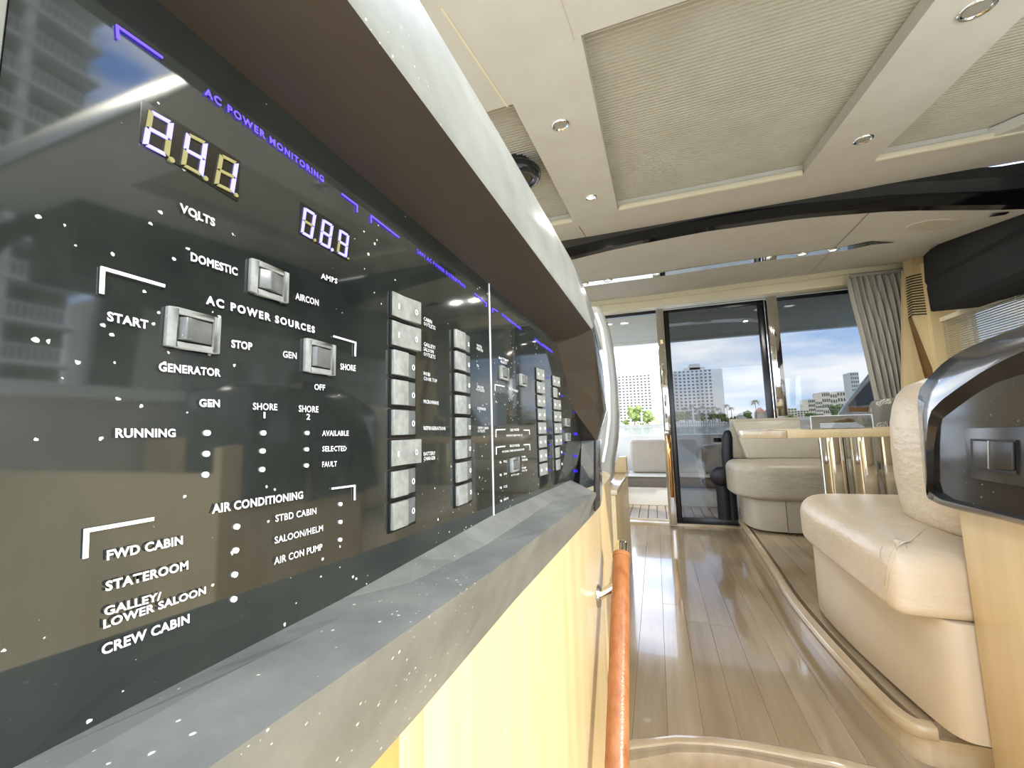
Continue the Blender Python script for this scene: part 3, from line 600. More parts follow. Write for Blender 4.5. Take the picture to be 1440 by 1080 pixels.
# ---- rocker switches with square bezels
def rocker(q, d, par, tilt=1, lever=.007, inset=(.2, .16)):
    """q: photo corners of the bezel's front (TL, TR, BR, BL), d: how far it stands off the glass"""
    p = [oX(x, y, XF+d) for x, y in q]
    y0 = (p[0].y+p[3].y)/2; y1 = (p[1].y+p[2].y)/2; z0 = (p[3].z+p[2].z)/2; z1 = (p[0].z+p[1].z)/2; wy, wz = y1-y0, z1-z0
    m_ = MB(); X0, X1 = XF, XF+d; a, b = inset; iy0, iy1, iz0, iz1 = y0+wy*a*.9, y1-wy*a*.7, z0+wz*b, z1-wz*b
    for bx_ in ((y0, iy0, z0, z1), (iy1, y1, z0, z1), (iy0, iy1, z0, iz0), (iy0, iy1, iz1, z1)): m_.box(X0, X1, *bx_)
    s_ = m_.build('rocker_switch', M['switch'], par, bevel=.0005, seg=2)
    MB().box(X0, X0+.001, iy0, iy1, iz0, iz1).build('well', M['black'], s_)
    g = .0009; W2 = iy1-iy0-2*g; H_ = lever
    pf = {1: [(0, .0004), (.10, .92), (.14, 1.), (.19, .95), (.6, .34), (1, .12)], 2: [(0, .10), (.30, .92), (.345, 1.02), (.38, .92), (.7, .42), (1, .14)], 0: [(0, .1), (.3, .5), (.6, 1.), (.66, .95), (1, .15)]}[tilt]
    prof = [(iy0+g+W2*t, X0+d*.75+H_*k) for t, k in pf]
    rows = [[(x, y, iz0+g) for y, x in prof]+[(X0, iy1-g, iz0+g), (X0, iy0+g, iz0+g)], [(x, y, iz1-g) for y, x in prof]+[(X0, iy1-g, iz1-g), (X0, iy0+g, iz1-g)]]
    MB().loft(rows, True, True).build('rocker', M['rocker'], s_, bevel=.0003, seg=2)
    return s_
rocker([(236, 429), (311, 447), (311, 500), (235, 484)], .0026, ac, 1, .0026)
rocker([(354, 361), (408, 385), (406, 427), (353, 409)], .0026, ac, 2, .0030)
rocker([(430, 477.5), (473, 483), (472.5, 529.5), (430.5, 521)], .0026, ac, 1, .0022)
rocker([(705.5, 514), (717, 517.5), (716, 535), (705, 533)], .004, dc, 2, .004)
rocker([(733, 525.5), (742, 528.5), (741.5, 543.5), (733, 542)], .004, dc, 2, .004)
rocker([(720, 644), (731, 643), (731, 662), (720.5, 664)], .004, dc, 0, .004)
rocker([(796, 588), (802, 589), (802, 599), (796, 600)], .004, dc, 0, .004)
rocker([(797, 609), (803, 609), (803, 619), (797, 621)], .004, dc, 0, .004)
# ---- columns of breaker rockers
def breakers(xl, xr, ytop, ybot, kinds, par, d=.0058, marks=True, dots=False):
    a, b = oX(xl, ytop, XF), oX(xl, ybot, XF); y1 = oX(xr, (ytop+ybot)/2, XF).y; y0 = a.y; wd = y1-y0; n = len(kinds)
    for i, kd in enumerate(kinds):
        zt1 = a.z+(b.z-a.z)*i/n; zt0 = a.z+(b.z-a.z)*(i+1)/n; g = (zt1-zt0)*.02; za, zc = zt0+g, zt1-g
        bs = MB().box(XF, XF+.0015, y0, y1, za, zc).build('breaker_switch', M['black'], par, bevel=.0004)
        if kd == 'A': pr = [(.03, .0015), (.03, .0030), (.42, .0034), (.97, d*1.25), (1, d*1.2), (.98, .0015)]
        else: pr = [(.03, .0015), (.03, .0040), (.06, .0046), (.52, .0052), (.555, .0050), (.56, .0015)]
        gg = (zc-za)*.10; key = lambda pr_, mt_, nm_: MB().loft([[(XF+x, y0+wd*t, za+gg) for t, x in pr_], [(XF+x, y0+wd*t, zc-gg*.35) for t, x in pr_]], True, True).build(nm_, M[mt_], bs, bevel=.0003, seg=1)
        key(pr, 'breaker', 'rocker')
        if kd == 'B': key([(.60, .0015), (.60, .0030), (.95, .0021), (.96, .0015)], 'rocker', 'rocker_low_end')
        zm = (za+zc)/2; h = (zc-za)
        if marks:
            tt, xx = (.80, .0062) if kd == 'A' else (.82, .0026)
            yy = y0+wd*tt; m_ = MB()
            rr = h*.10; N_ = 12
            for k in range(N_):
                a0, a1 = 6.2832*k/N_, 6.2832*(k+1)/N_
                q = [(XF+xx+.0006, yy+math.cos(t)*r_, zm+math.sin(t)*r_*1.1) for t, r_ in ((a0, rr), (a1, rr), (a1, rr*.55), (a0, rr*.55))]; m_.add(q, [(0, 1, 2, 3)])
            if kd == 'A': m_.box(XF+.0033, XF+.0037, y0+wd*.22, y0+wd*.25, zm-rr, zm+rr)
            m_.build('mark', M['white'], bs)
        if dots:
            m_ = MB()
            for tt, xx in ((.22, .0031), (.8, .0060)): m_.cyl((XF+xx, y0+wd*tt, zm), (XF+xx+.0012, y0+wd*tt, zm), h*.11, n=8)
            m_.build('lamp_dot', M['led'], bs)
breakers(547.5, 583, 407, 751, 'AABBBABB', ac)
breakers(635.5, 661, 461, 717, 'BBBBBBBB', ac)
breakers(752.5, 763, 516, 674.5, 'AAAAAAAA', dc, marks=False, dots=True)
breakers(775.5, 785.5, 527, 666, 'ABAAAABB', dc, marks=False, dots=True)
# small print of the far panel
line([(696.5, 614), (696.5, 604.5), (709, 604)], .0016, 'white', dc); line([(736, 604.8), (743.5, 604.8), (744, 610.5)], .0016, 'white', dc)
line([(697, 638.5), (697, 629), (709, 627.5)], .0016, 'white', dc); line([(736, 625.5), (744, 625), (744.5, 632.5)], .0016, 'white', dc)
line([(695.3, 549), (695.3, 541), (708, 543.5)], .0014, 'white', dc)
for s_, x0, y0, x1, y1, h in [('GREY WATER', 716.3, 606.5, 729, 605.7, 3.6), ('HOLDING TANK PUMP OUT', 711, 613.8, 734, 613.2, 3), ('BLACK WATER', 716, 628.5, 729.8, 627.8, 3.6), ('HOLDING TANK DISCHARGE PUMP', 705.3, 636.8, 736.5, 633, 3.2),
                              ('FULL', 707.2, 650.6, 712, 650.2, 3.4), ('3/4', 707.4, 668, 711.6, 667.5, 3.4), ('1/2', 707.6, 686, 712.3, 685, 3.4), ('EMPTY', 707.4, 704.3, 714.4, 702, 3.4), ('AUTO OFF', 717.5, 669.8, 729, 668, 3),
                              ('PUMP', 733, 644, 738, 643.6, 3), ('HEATER', 733, 648.3, 741, 647.5, 3), ('PUMP', 733, 659.5, 739, 659, 3), ('OUT', 733, 663.5, 740.5, 662.8, 3),
                              ('BATTERY', 700.5, 504.5, 714, 509.5, 3.4), ('SELECT', 702.5, 509.5, 712, 513, 3.2), ('DC POWER', 714.5, 548, 727, 552, 3.4)]:
    T(s_, 0, x0, y0, x1, y1, h, parent=dc, bold=.01)
for x, y in [(703.4, 650.3), (703.6, 668), (704, 686), (704.3, 704.4)]: dot(x, y, 1.7, dc)
for x, y in [(768, 531), (768.5, 605), (769.5, 625), (770, 642), (770, 661), (787.5, 557), (788.5, 606), (789, 623), (790, 638)]:
    T('ON', 0, x, y+1.5, x+4, y+1.4, 3, mt='bluedim', parent=dc, bold=.0)
for y0, s_ in ((581, 'HORN'), (612, 'WIPER'), (643, 'NAV'), (664, 'BILGE')):
    T(s_, 0, 806, y0, 811.5, y0+.2, 4, mt='bluedim', parent=dc)

# ---- handrail
rt = thing('handrail', (-.08, 1.0, -.9), 'sloping tan leather-wrapped handrail with chrome cap beside the console cabinet', 'handrail')
r0 = oY(874, 779, 1.14); r1 = oY(866.5, 1120, .80); dd = (r1-r0).normalized()
MB().tube([r0, r0+dd*.004, r0.lerp(r1, .3), r0.lerp(r1, .6), r1], [.0195, .021, .0215, .0215, .0215], 24).build('grip', M['tan'], rt, smooth=True)
MB().tube([r0-dd*.032, r0-dd*.028, r0-dd*.02, r0+dd*.001], [.014, .0185, .0195, .0195], 24).build('end_cap', M['chrome'], rt, smooth=True)
MB().tube([r0+dd*.001, r0+dd*.012], [.0222, .0222], 24).build('collar', M['tan'], rt, smooth=True)
bk = r0.lerp(r1, .17); fy = oX(841, 838, -.157)
MB().tube([bk, bk.lerp(fy, .5), fy], .011, 10).build('bracket', M['chrome'], rt, smooth=True)
MB().cyl(fy, fy+Vector((.006, 0, 0)), .026, .022, 20).build('mounting_plate', M['brushed'], rt, smooth=False)

# ================================================================== PORT GALLEY BEYOND THE CONSOLE
gc = thing('galley_cabinet', (-.6, 2.5, ZF), 'low wooden galley cabinet beyond the console with raised end board', 'cabinet')
MB().box(-1.4, -.20, 2.05, 2.95, ZF, -.325).build('body', M['wood_v'], gc, bevel=.004)
MB().box(-1.41, -.19, 2.04, 2.96, -.325, -.30).build('worktop', M['stepwood'], gc, bevel=.004)
MB().prism([(-.30, 2.80, -.30), (-.195, 2.80, -.30), (-.195, 2.80, -.20), (-.24, 2.80, -.20)], (0, .12, 0)).build('end_board', M['wood_v'], gc, bevel=.003)
sil = [(838, 428), (845, 434), (851, 446), (857, 470), (863, 500), (867, 540), (869, 580), (868.5, 605), (866, 625), (862, 648), (861, 672), (857, 684), (847, 688)]
ps = [oY(x, y, 2.2) for x, y in sil]; ps = [Vector((p.x, 2.2, max(p.z, -.298))) for p in ps]+[Vector((-.5, 2.2, -.298)), Vector((-.5, 2.2, ps[0].z-.02))]
st = thing('seat_shell', (-.35, 2.25, -.3), 'tall curved silver grey seat back shell standing beyond the console end', 'seat')
MB().prism(ps, (0, .16, 0)).build('shell', M['greyseat'], st, bevel=.02, seg=4)
inn = [oY(x, y, 2.195) for x, y in [(838, 440), (846, 462), (852, 500), (856.5, 545), (857, 590), (853, 625), (848, 650)]]
MB().tube([Vector((p.x, 2.2, p.z)) for p in inn], .009, 10).build('piping', M['white_gel'], st, smooth=True)

# ================================================================== STARBOARD HELM CONSOLE
hc = thing('helm_console', (.95, 1.2, ZF-.06), 'wooden console side at right edge beside the near bench', 'console')
XH = .70
MB().prism([(XH, 1.36, ZF-.06), (XH, 1.36, .02), (XH, .80, -.03), (XH, .80, ZF-.06)], (.03, 0, 0)).build('side_panel', M['wood_v'], hc, bevel=.002)
MB().box(XH+.03, 1.95, 1.33, 1.36, ZF-.06, .0).build('back_panel', M['wood_v'], hc)
MB().box(XH+.03, 1.95, .80, .83, ZF-.06, -.1).build('front_panel', M['wood_v'], hc)
pod = thing('armrest_pod', (.8, 1.2, -.1), 'glossy black rounded pod with switch socket on the wooden helm console', 'pod')
S = 3.378
def rp(x, y): return (1260+x/S, 440+y/S)
outer = [(150, 880), (132, 800), (118, 640), (104, 480), (102, 410), (112, 360), (160, 300), (225, 235), (300, 185), (420, 130), (520, 90), (640, 45)]
inner = [(146, 800), (144, 640), (150, 520), (168, 465), (215, 415), (290, 360), (400, 285), (500, 230), (560, 202), (640, 165)]
face = [(178, 820), (180, 640), (196, 540), (225, 500), (290, 450), (380, 385), (470, 335), (540, 310), (600, 292), (660, 275)]
def PX(l, X): return [oX(*rp(x, y), X) for x, y in l]
XP = .665
o_ = PX(outer, XP+.03)
o2 = PX([(150, 880), (200, 907), (300, 930), (400, 952), (500, 977), (608, 1003)], XP+.004)
yend = .86
# rim: outline swept to an inner line, then a recessed face
ou = resample(PX(outer, XP+.022), 24); md = resample(PX([(142, 850)]+[( (a[0]*.5+b[0]*.5), (a[1]*.5+b[1]*.5)) for a, b in zip(resample([Vector((x, y, 0)) for x, y in outer], 10), resample([Vector((x, y, 0)) for x, y in inner], 10))][1:], XP+.002), 24); inn = resample(PX(inner, XP), 24); fc = resample(PX(face, XP+.014), 24)
bk_ = [p+Vector((.10, .03, -.01)) for p in ou]
MB().loft([bk_, ou, md, inn]).build('rim', M['podrim'], pod, smooth=True)
MB().loft([inn, fc]).build('bevel', M['gloss'], pod, smooth=True)
bt0 = resample(PX([(180, 840), (230, 872), (320, 895), (420, 920), (520, 945), (660, 982)], XP+.014), 24)
MB().loft([fc, bt0]).build('face', M['gloss'], pod, smooth=True)
bl = resample(PX([(150, 880), (200, 907), (300, 930), (400, 952), (500, 977), (680, 1022)], XP+.003), 24); bl2 = [p+Vector((.03, 0, -.012)) for p in bl]; bl0 = resample(PX([(160, 850), (215, 888), (310, 912), (410, 936), (510, 961), (670, 1000)], XP), 24)
MB().loft([bt0, bl0, bl, bl2]).build('lower_rim', M['podrim'], pod, smooth=True)
MB().loft([bl2, [Vector((.80, p.y, p.z)) for p in bl2]]).build('underside', M['podrim'], pod)
MB().loft([resample([inn[0], ou[0]], 3), resample([bl0[0], bl[0]], 3)]).build('rim_end', M['podrim'], pod, smooth=True)
# extend forwards out of the picture
MB().box(XP+.01, .95, .86, oX(1436, 600, XP).y-.002, -.20, .15).build('forward_body', M['gloss'], pod, bevel=.02, seg=3)
MB().box(XP+.05, .95, 1.1, 1.30, -.12, .06).build('core', M['gloss'], pod)
# socket
sq = PX([(320, 548), (625, 540), (630, 832), (345, 782)], XP+.010)
sk = MB().prism(sq, (.006, 0, 0)).build('socket_plate', M['darkplastic'], pod, bevel=.001)
q1 = PX([(352, 598), (570, 604), (572, 768), (358, 742)], XP+.006); MB().prism(q1, (.005, 0, 0)).build('socket_frame', M['black'], sk)
q1 = PX([(362, 606), (548, 612), (550, 748), (366, 736)], XP+.000); MB().prism(q1, (.006, 0, 0)).build('socket_flap', M['darkplastic'], sk, bevel=.002)
q1 = PX([(434, 606), (440, 606), (440, 742), (435, 740)], XP-.0012); MB().prism(q1, (.003, 0, 0)).build('flap_ridge', M['brushed'], sk)

# ================================================================== DINETTE
def bench(name, label, base, seat, zb0, zs0, zs1, lea='leather', vin='vinyl'):
    t = thing(name, (sum(p[0] for p in base)/len(base), sum(p[1] for p in base)/len(base), ZP), label, 'bench')
    pad(base, ZP+.012, zb0, .004, 2, it=2).build('base', M[vin], t, smooth=True)
    pad(seat, zs0, zs1, .07, 7, .03, .012, it=3, wr=.0).build('seat_cushion', M[lea], t, smooth=True)
    return t
nb = bench('bench_seat', 'cream leather bench nearest the camera, rounded end facing the aisle',
      [(.71, 1.365), (.655, 1.37), (.632, 1.44), (.60, 1.75), (.59, 1.98), (.60, 2.15), (.64, 2.22), (.9, 2.24), (1.95, 2.24), (1.95, 1.365)],
      [(.72, 1.368), (.60, 1.368), (.55, 1.38), (.55, 1.5), (.555, 1.9), (.57, 2.2), (.66, 2.32), (.9, 2.33), (1.95, 2.33), (1.95, 1.368)], -.505, -.505, -.325)
# stitched seam on the near corner of the seat cushion: found on the cushion's own surface
from mathutils.bvhtree import BVHTree
def on_surface(ob, pxs, off=.001):
    L0 = root_loc(ob); bv = BVHTree.FromPolygons([v.co+L0 for v in ob.data.vertices], [tuple(p.vertices) for p in ob.data.polygons]); r = []
    for x, y in pxs:
        h = bv.ray_cast(Vector((0, 0, 0)), Vector(ray(x, y)))
        if h[0]: r.append(h[0]+h[1]*(off if h[1].dot(Vector(ray(x, y))) < 0 else -off))
    return r
seat = [o for o in nb.children if o.name.startswith('seat_cushion')][0]
for pl in ([(1266, 762), (1257, 772), (1251, 785), (1247, 803), (1244, 824), (1241, 846)], [(1271, 764), (1262, 775), (1256, 788), (1252, 806), (1249, 826), (1246, 848)], [(1241, 768), (1238, 776), (1239, 786)], [(1262, 758), (1272, 762), (1276, 772)]):
    q = on_surface(seat, pl)
    if len(q) > 1: MB().tube(chaikin(q, 1, False), .0009, 6).build('stitching', M['stitch'], nb, smooth=True)
# back cushion of the near bench (its end faces us)
bkp = [(.80, 1.52), (.80, 1.80), (.84, 1.84), (1.9, 1.84), (1.9, 1.50), (.84, 1.48)]
def cushion_v(outl, z0, z1, lean, mt, nm, par):
    """standing cushion: plan outline, domed top, leaning by `lean` along y at the top"""
    p = chaikin([(a, b, 0) for a, b in outl], 2); c = sum(p, Vector())/len(p); rows = []
    H = z1-z0
    for f, k in [(0, .8), (.015, .93), (.05, 1.0), (.15, 1.03), (.3, 1.05), (.5, 1.04), (.68, 1.0), (.8, .94), (.88, .86), (.94, .74), (.98, .5), (1., .15)]:
        rows.append([Vector((c.x+math.copysign(max(abs(q.x-c.x)-(1-k)*.16, 0), q.x-c.x), c.y+(q.y-c.y)*k+lean*f+.002*math.sin(f*60), z0+H*f)) for q in p])
    return MB().loft(rows, True, True).build(nm, mt, par, smooth=True)
cushion_v([(.74, 1.46), (.74, 1.74), (.80, 1.78), (1.9, 1.78), (1.9, 1.42), (.80, 1.42)], -.327, .135, .03, M['leather'], 'backrest', nb)
# aft bench along the bulkhead
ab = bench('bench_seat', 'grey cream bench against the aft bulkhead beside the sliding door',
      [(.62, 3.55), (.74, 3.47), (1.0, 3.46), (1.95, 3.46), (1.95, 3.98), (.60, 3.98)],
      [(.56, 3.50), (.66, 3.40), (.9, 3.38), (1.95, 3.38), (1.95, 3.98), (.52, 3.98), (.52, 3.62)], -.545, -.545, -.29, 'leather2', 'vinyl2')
MB().prism([(.67, 3.74, -.285), (1.5, 3.74, -.285), (1.5, 3.84, .02), (.60, 3.84, .02)], (0, .1, 0)).build('backrest', M['leather2'], ab, bevel=.02, seg=3)
MB().box(.60, 1.93, 3.93, 3.99, -.29, .035).build('back_ledge', M['leather2'], ab, bevel=.006)
MB().box(.835, .838, 3.455, 3.4605, ZP+.02, -.56).build('seam', M['groove'], ab)
# side bench along the starboard wall
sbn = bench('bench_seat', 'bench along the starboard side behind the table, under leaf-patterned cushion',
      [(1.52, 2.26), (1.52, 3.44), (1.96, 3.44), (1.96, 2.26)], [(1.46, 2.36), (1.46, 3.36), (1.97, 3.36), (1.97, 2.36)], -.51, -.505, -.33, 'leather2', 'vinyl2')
MB().box(1.80, 1.96, 2.36, 3.9, -.29, .08).build('backrest', M['leather2'], sbn, bevel=.03, seg=4)
# patterned cushion
pcx = [oY(x, y, 3.2) for x, y in [(1236, 562), (1268, 558), (1276, 600), (1278, 646), (1234, 646), (1231, 600)]]
o = MB().prism([(p.x+(.16 if p.x > 1.62 else 0), 3.2, p.z) for p in pcx], (0, .14, 0)).build('throw_cushion', M['pattern'], None, bevel=.03, seg=4)
setp(o, 'grey throw cushion printed with pale leaves, standing behind the table', 'cushion')
# dark round bolster and fender at the glass door
o = MB(); o.tube([(.56, 3.95, -.80), (.56, 3.95, -.25), (.57, 3.95, -.12), (.58, 3.95, -.075), (.59, 3.95, -.06)], [.045, .045, .043, .03, .01], 20); o.ball((.49, 3.90, -.44), .085, 2); o.tube([(.50, 3.92, -.79), (.50, 3.92, -.44)], .05, 14)
setp(o.build('door_bolster', M['navy'], None, smooth=True), 'dark upright padded bolster between sliding door and aft bench', 'bolster')
# ---- table
tb = thing('dinette_table', (1.0, 2.85, ZP), 'pale wooden dinette table on chrome column legs', 'table')
ZT = -.045
def tabletop(xa, xb, m, nm, tipped):
    pts = [(.46, 2.76), (.47, 2.68), (.53, 2.60), (.62, 2.56)] if tipped else []
    if tipped: pl = pts+[(xb, 2.56), (xb, 3.14), (.6, 3.13), (.5, 3.04)]
    else: pl = [(xa, 2.56), (xb, 2.56), (xb, 3.14), (xa, 3.14)]
    return MB().prism([(x, y, ZT-.042) for x, y in pl], (0, 0, .042)).build(nm, m, tb, bevel=.004, seg=2)
xt = oY(1106, 605, 2.56).x
tabletop(0, xt, M['stepwood'], 'table_leaf', True); tabletop(xt+.0015, 1.5, M['wood_v'], 'table_top', False)
for cx, cy, r in ((.93, 2.80, .062), (1.045, 2.72, .062), (1.165, 2.80, .07)):
    MB().cyl((cx, cy, ZP+.02), (cx, cy, ZT-.042), r, n=32).build('leg', M['chrome'], tb, smooth=True)
MB().box(.86, 1.25, 2.66, 2.94, ZP, ZP+.02).build('base_plate', M['brushed'], tb, bevel=.004)
# acrylic tray with papers
tq = [oY(1140, 598, 2.66), oY(1227, 594, 2.66)]; tx0, tx1 = tq[0].x, tq[1].x
tr = thing('acrylic_tray', ((tx0+tx1)/2, 2.74, ZT), 'clear acrylic box of papers on the dinette table', 'tray')
for a in ((tx0, tx1, 2.655, 2.659, ZT+.001, ZT+.072), (tx0, tx1, 2.83, 2.834, ZT+.001, ZT+.072), (tx0, tx0+.004, 2.659, 2.83, ZT+.001, ZT+.072), (tx1-.004, tx1, 2.659, 2.83, ZT+.001, ZT+.072)): MB().box(*a).build('side', M['acrylic'], tr)
MB().box(tx0, tx1, 2.655, 2.834, ZT+.0, ZT+.004).build('tray_floor', M['acrylic'], tr)
for a in ((tx0, tx1, 2.653, 2.657, ZT+.070, ZT+.074), (tx0-.001, tx0+.003, 2.653, 2.657, ZT+.002, ZT+.07), (tx1-.003, tx1+.001, 2.653, 2.657, ZT+.002, ZT+.07)): MB().box(*a).build('bright_edge', M['white_gel'], tr)
for k in range(4):
    o = MB().prism([(tx0+.10+k*.006, 2.68, ZT+.006+k*.007), (tx1-.03-k*.008, 2.68+.004*k, ZT+.006+k*.007), (tx1-.02, 2.80, ZT+.006+k*.007), (tx0+.09, 2.81, ZT+.006+k*.007)], (0, 0, .005)).build('folded_paper', M['paper'], None)
    setp(o, 'white folded paper in the clear box on the table, %s of four' % ['lowest', 'second lowest', 'second highest', 'topmost'][k], 'paper', 'papers in the clear box')
o = MB().tube([(tx0+.13, 2.72, ZT+.040), (tx0+.17, 2.72, ZT+.042), (tx0+.20, 2.73, ZT+.046), (tx0+.22, 2.72, ZT+.04)], [.004, .009, .012, .005], 8).build('brown_twig', M['wood_brown'], None, smooth=True)
setp(o, 'small brown knotted object lying on the papers in the clear box', 'ornament')

# ---- curtain
ct = thing('curtain', (1.6, 3.88, 0), 'gathered grey curtain hanging over the right aft window', 'curtain')
Lc = [oY(x, y, 3.86) for x, y in [(1189, 392), (1197, 425), (1207, 460), (1217, 500), (1227, 545), (1236, 585)]]; Rc = [oY(x, y, 3.86) for x, y in [(1263, 384), (1270, 415), (1276, 455), (1282, 500), (1286, 545), (1288, 585)]]
Lc = resample(Lc, 16); Rc = resample(Rc, 16); rows = []
for i in range(17):
    r = []; f = i/16
    for j in range(141):
        u = j/140; p = Lc[i].lerp(Rc[i], u)
        amp = (.016+.014*f)*(1 if u > .1 else .5)
        y = 3.86+amp*(math.sin(u*2*math.pi*(9-2.5*f*(1-u))+1.6*math.sin(f*2+u*5))+.35*math.sin(u*2*math.pi*21+f*2.5)*(1-.6*f))
        r.append((p.x, y, p.z))
    rows.append(r)
MB().loft(rows).build('cloth', M['curtain'], ct, smooth=True)
MB().box(1.52, 1.92, 3.845, 3.875, Lc[0].z-.0, Lc[0].z+.02).build('heading', M['curtain'], ct)
# ---- wooden corner post with louvre vent
cp = thing('corner_panel', (1.85, 3.7, -.29), 'blonde wooden corner panel with dark louvre vent beside the curtain', 'panel')
YC = 3.66
k1 = [oY(x, y, YC) for x, y in [(1282, 358), (1322, 350), (1350, 440), (1354, 600), (1345, 600), (1316.7, 521.7), (1285, 443)]]
MB().prism([(p.x, YC, p.z) for p in k1], (0, .03, 0)).build('face_panel', M['wood_v'], cp)
YL = 3.78
k2 = [oY(1269, 366, YL), oY(1282, 358, YC), oY(1285, 443, YC), oY(1276.7, 446.7, YL)]
MB().prism(k2, (.02, .02, 0)).build('side_panel', M['wood_v'], cp)
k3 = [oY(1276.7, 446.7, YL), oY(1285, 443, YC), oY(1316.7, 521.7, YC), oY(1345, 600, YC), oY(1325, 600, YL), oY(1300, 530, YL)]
MB().prism(k3, (.02, .02, 0)).build('slanted_side', M['wood_brown'], cp)
k4 = [oY(x, y, YL+.01) for x, y in [(1270, 380), (1276.7, 446.7), (1300, 530), (1325, 600), (1270, 600)]]
MB().prism(k4, (0, .03, 0)).build('lower_panel', M['wood_v'], cp)
for i in range(16):
    f = i/15; yl = 387.5+54.2*f; yr = 383.3+57*f; xl = 1281.9+1.6*f; xr = 1300.8+5.9*f; xa = 1273.3+4.2*f; ya = 388.9+55.4*f; h_ = 1.6
    a = [oY(x, y, YC-.002) for x, y in ((xl, yl), (xr, yr), (xr, yr+h_), (xl, yl+h_))]
    b = [oY(xa, ya+1.8, YL-.004), oY(xl, yl, YC-.002), oY(xl, yl+h_, YC-.002), oY(xa, ya+1.8+h_, YL-.004)]
    MB().prism(a, (0, .004, 0)).prism([Vector((p.x-.004, p.y-.002, p.z)) for p in b], (.004, .002, 0)).build('vent_slot', M['black'], cp)
# ---- dark valance
vl = thing('window_valance', (1.85, 2.4, .66), 'dark leather valance over the starboard window blind', 'valance')
rows = []
for y in (.9, 1.6, 2.3, 2.9, 3.25, 3.33, 3.36):
    e = .03*max(0, (y-3.2)/.16)
    rows.append([(1.71+e, y, .655+e), (1.70+e, y, .69), (1.695+e, y, .84), (1.70+e, y, .86), (1.69+e, y, .885), (1.70+e, y, 1.06), (2.0, y, 1.08), (2.0, y, .655+e)])
MB().loft(rows, True, True).build('leather_cover', M['valance'], vl)
MB().box(1.80, 2.0, .9, 3.36, 1.06, 1.14).build('upper_cover', M['valance'], vl)
# venetian blind
bl_ = thing('venetian_blind', (1.93, 2.5, -.05), 'cream venetian blind hanging in the starboard window', 'blind')
zz = .66; i = 0
sm = None
while zz > -.04:
    if sm is None:
        m_ = MB().prism([(1.915, 1.5, zz+.0002), (1.915, 1.5, zz+.0010), (1.931, 1.5, zz-.0030), (1.931, 1.5, zz-.0038)], (0, 2.13, 0)); sm = m_.build('slat', M['slat'], bl_); z_first = zz
    else:
        c = sm.copy(); C.objects.link(c); c.parent = bl_; c.location.z = zz-z_first
    zz -= .0148; i += 1
MB().box(1.905, 1.945, 1.49, 3.64, .66, .69).build('head_rail', M['cream'], bl_)
for y in (1.8, 2.4, 3.0, 3.58): MB().cyl((1.913, y, -.05), (1.913, y, .66), .0012, n=6).build('cord', M['cream'], bl_)
# side jamb beyond the blind
struct('trim_16', MB().box(1.86, 2.0, 3.62, 3.68, -.3, 1.1), M['wood_v'])

# ================================================================== CEILING FITTINGS
def downlight(p, nrm, r, label, group=None, lens='lensoff', deep=True):
    t = thing('downlight', p, label, 'ceiling light', group); p = Vector(p); n = Vector(nrm).normalized(); u = n.orthogonal().normalized(); w_ = n.cross(u)
    ring = lambda rr, h: [p+n*h+u*math.cos(6.2832*k/28)*rr+w_*math.sin(6.2832*k/28)*rr for k in range(28)]
    MB().loft([ring(r, -.001), ring(r*.98, .004), ring(r*.86, .006), ring(r*.74, .003), ring(r*.66, -.001)], True).build('bezel', M['chrome'], t, smooth=True)
    MB().loft([ring(r*.70, .0012), ring(r*.4, .0026), ring(.0005, .003)], True, True).build('lens', M[lens], t, smooth=True)
    if lens == 'lens' and r < .04:
        la = bpy.data.lights.new('downlight_lamp', 'AREA'); la.shape = 'DISK'; la.size = r*1.2; la.energy = 1.6; la.color = (1, .98, .94); lo = bpy.data.objects.new('lamp', la); C.objects.link(lo)
        lo.parent = t; lo.location = n*.008; lo.rotation_euler = (-n).to_track_quat('Z', 'Y').to_euler()
    return t
cn = (0, .118, -1)
for px_, r, lab, le in [((788, 175.5), .030, 'chrome downlight nearest the console hood, on the left roof strip', 'lensoff'), ((831, 277.5), .027, 'small downlight on the left roof strip beside the dark beam', 'lens'),
                    ((1214, 196), .032, 'far downlight on the right roof strip above the beam', 'lensoff'), ((1374, 12), .036, 'large near downlight at the top right of the roof', 'lensoff')]:
    downlight(oc(*px_), cn, r, lab, None, le)
# dark round dome lamp hanging in the left opening
dp = oc(724, 246); dl = thing('dome_speaker', dp, 'black round ring fitting half hidden behind the console hood', 'fitting')
rg = []
for k in range(32):
    a = 6.2832*k/32; rg.append(Vector((dp.x+math.cos(a)*.10, dp.y+math.sin(a)*.10, cz(dp.y+math.sin(a)*.1)+.0)))
for a_, hgt in ((0, 0),):
    rows = []
    for k in range(33):
        a = 6.2832*k/32; c_ = Vector((math.cos(a), math.sin(a), 0)); ctr = Vector((dp.x, dp.y, cz(dp.y)-.004))
        rows.append([ctr+c_*(.084+.022*math.cos(b))+Vector((0, 0, .118*c_.y*.084))+Vector((0, 0, .026*math.sin(b))) for b in [6.2832*j/12 for j in range(12)]])
    MB().loft(rows, True).build('ring', M['gloss'], dl, smooth=True)
MB().cyl((dp.x, dp.y, cz(dp.y)-.018), (dp.x, dp.y, cz(dp.y)+.05), .066, n=28).build('drum', M['darkplastic'], dl, smooth=False)
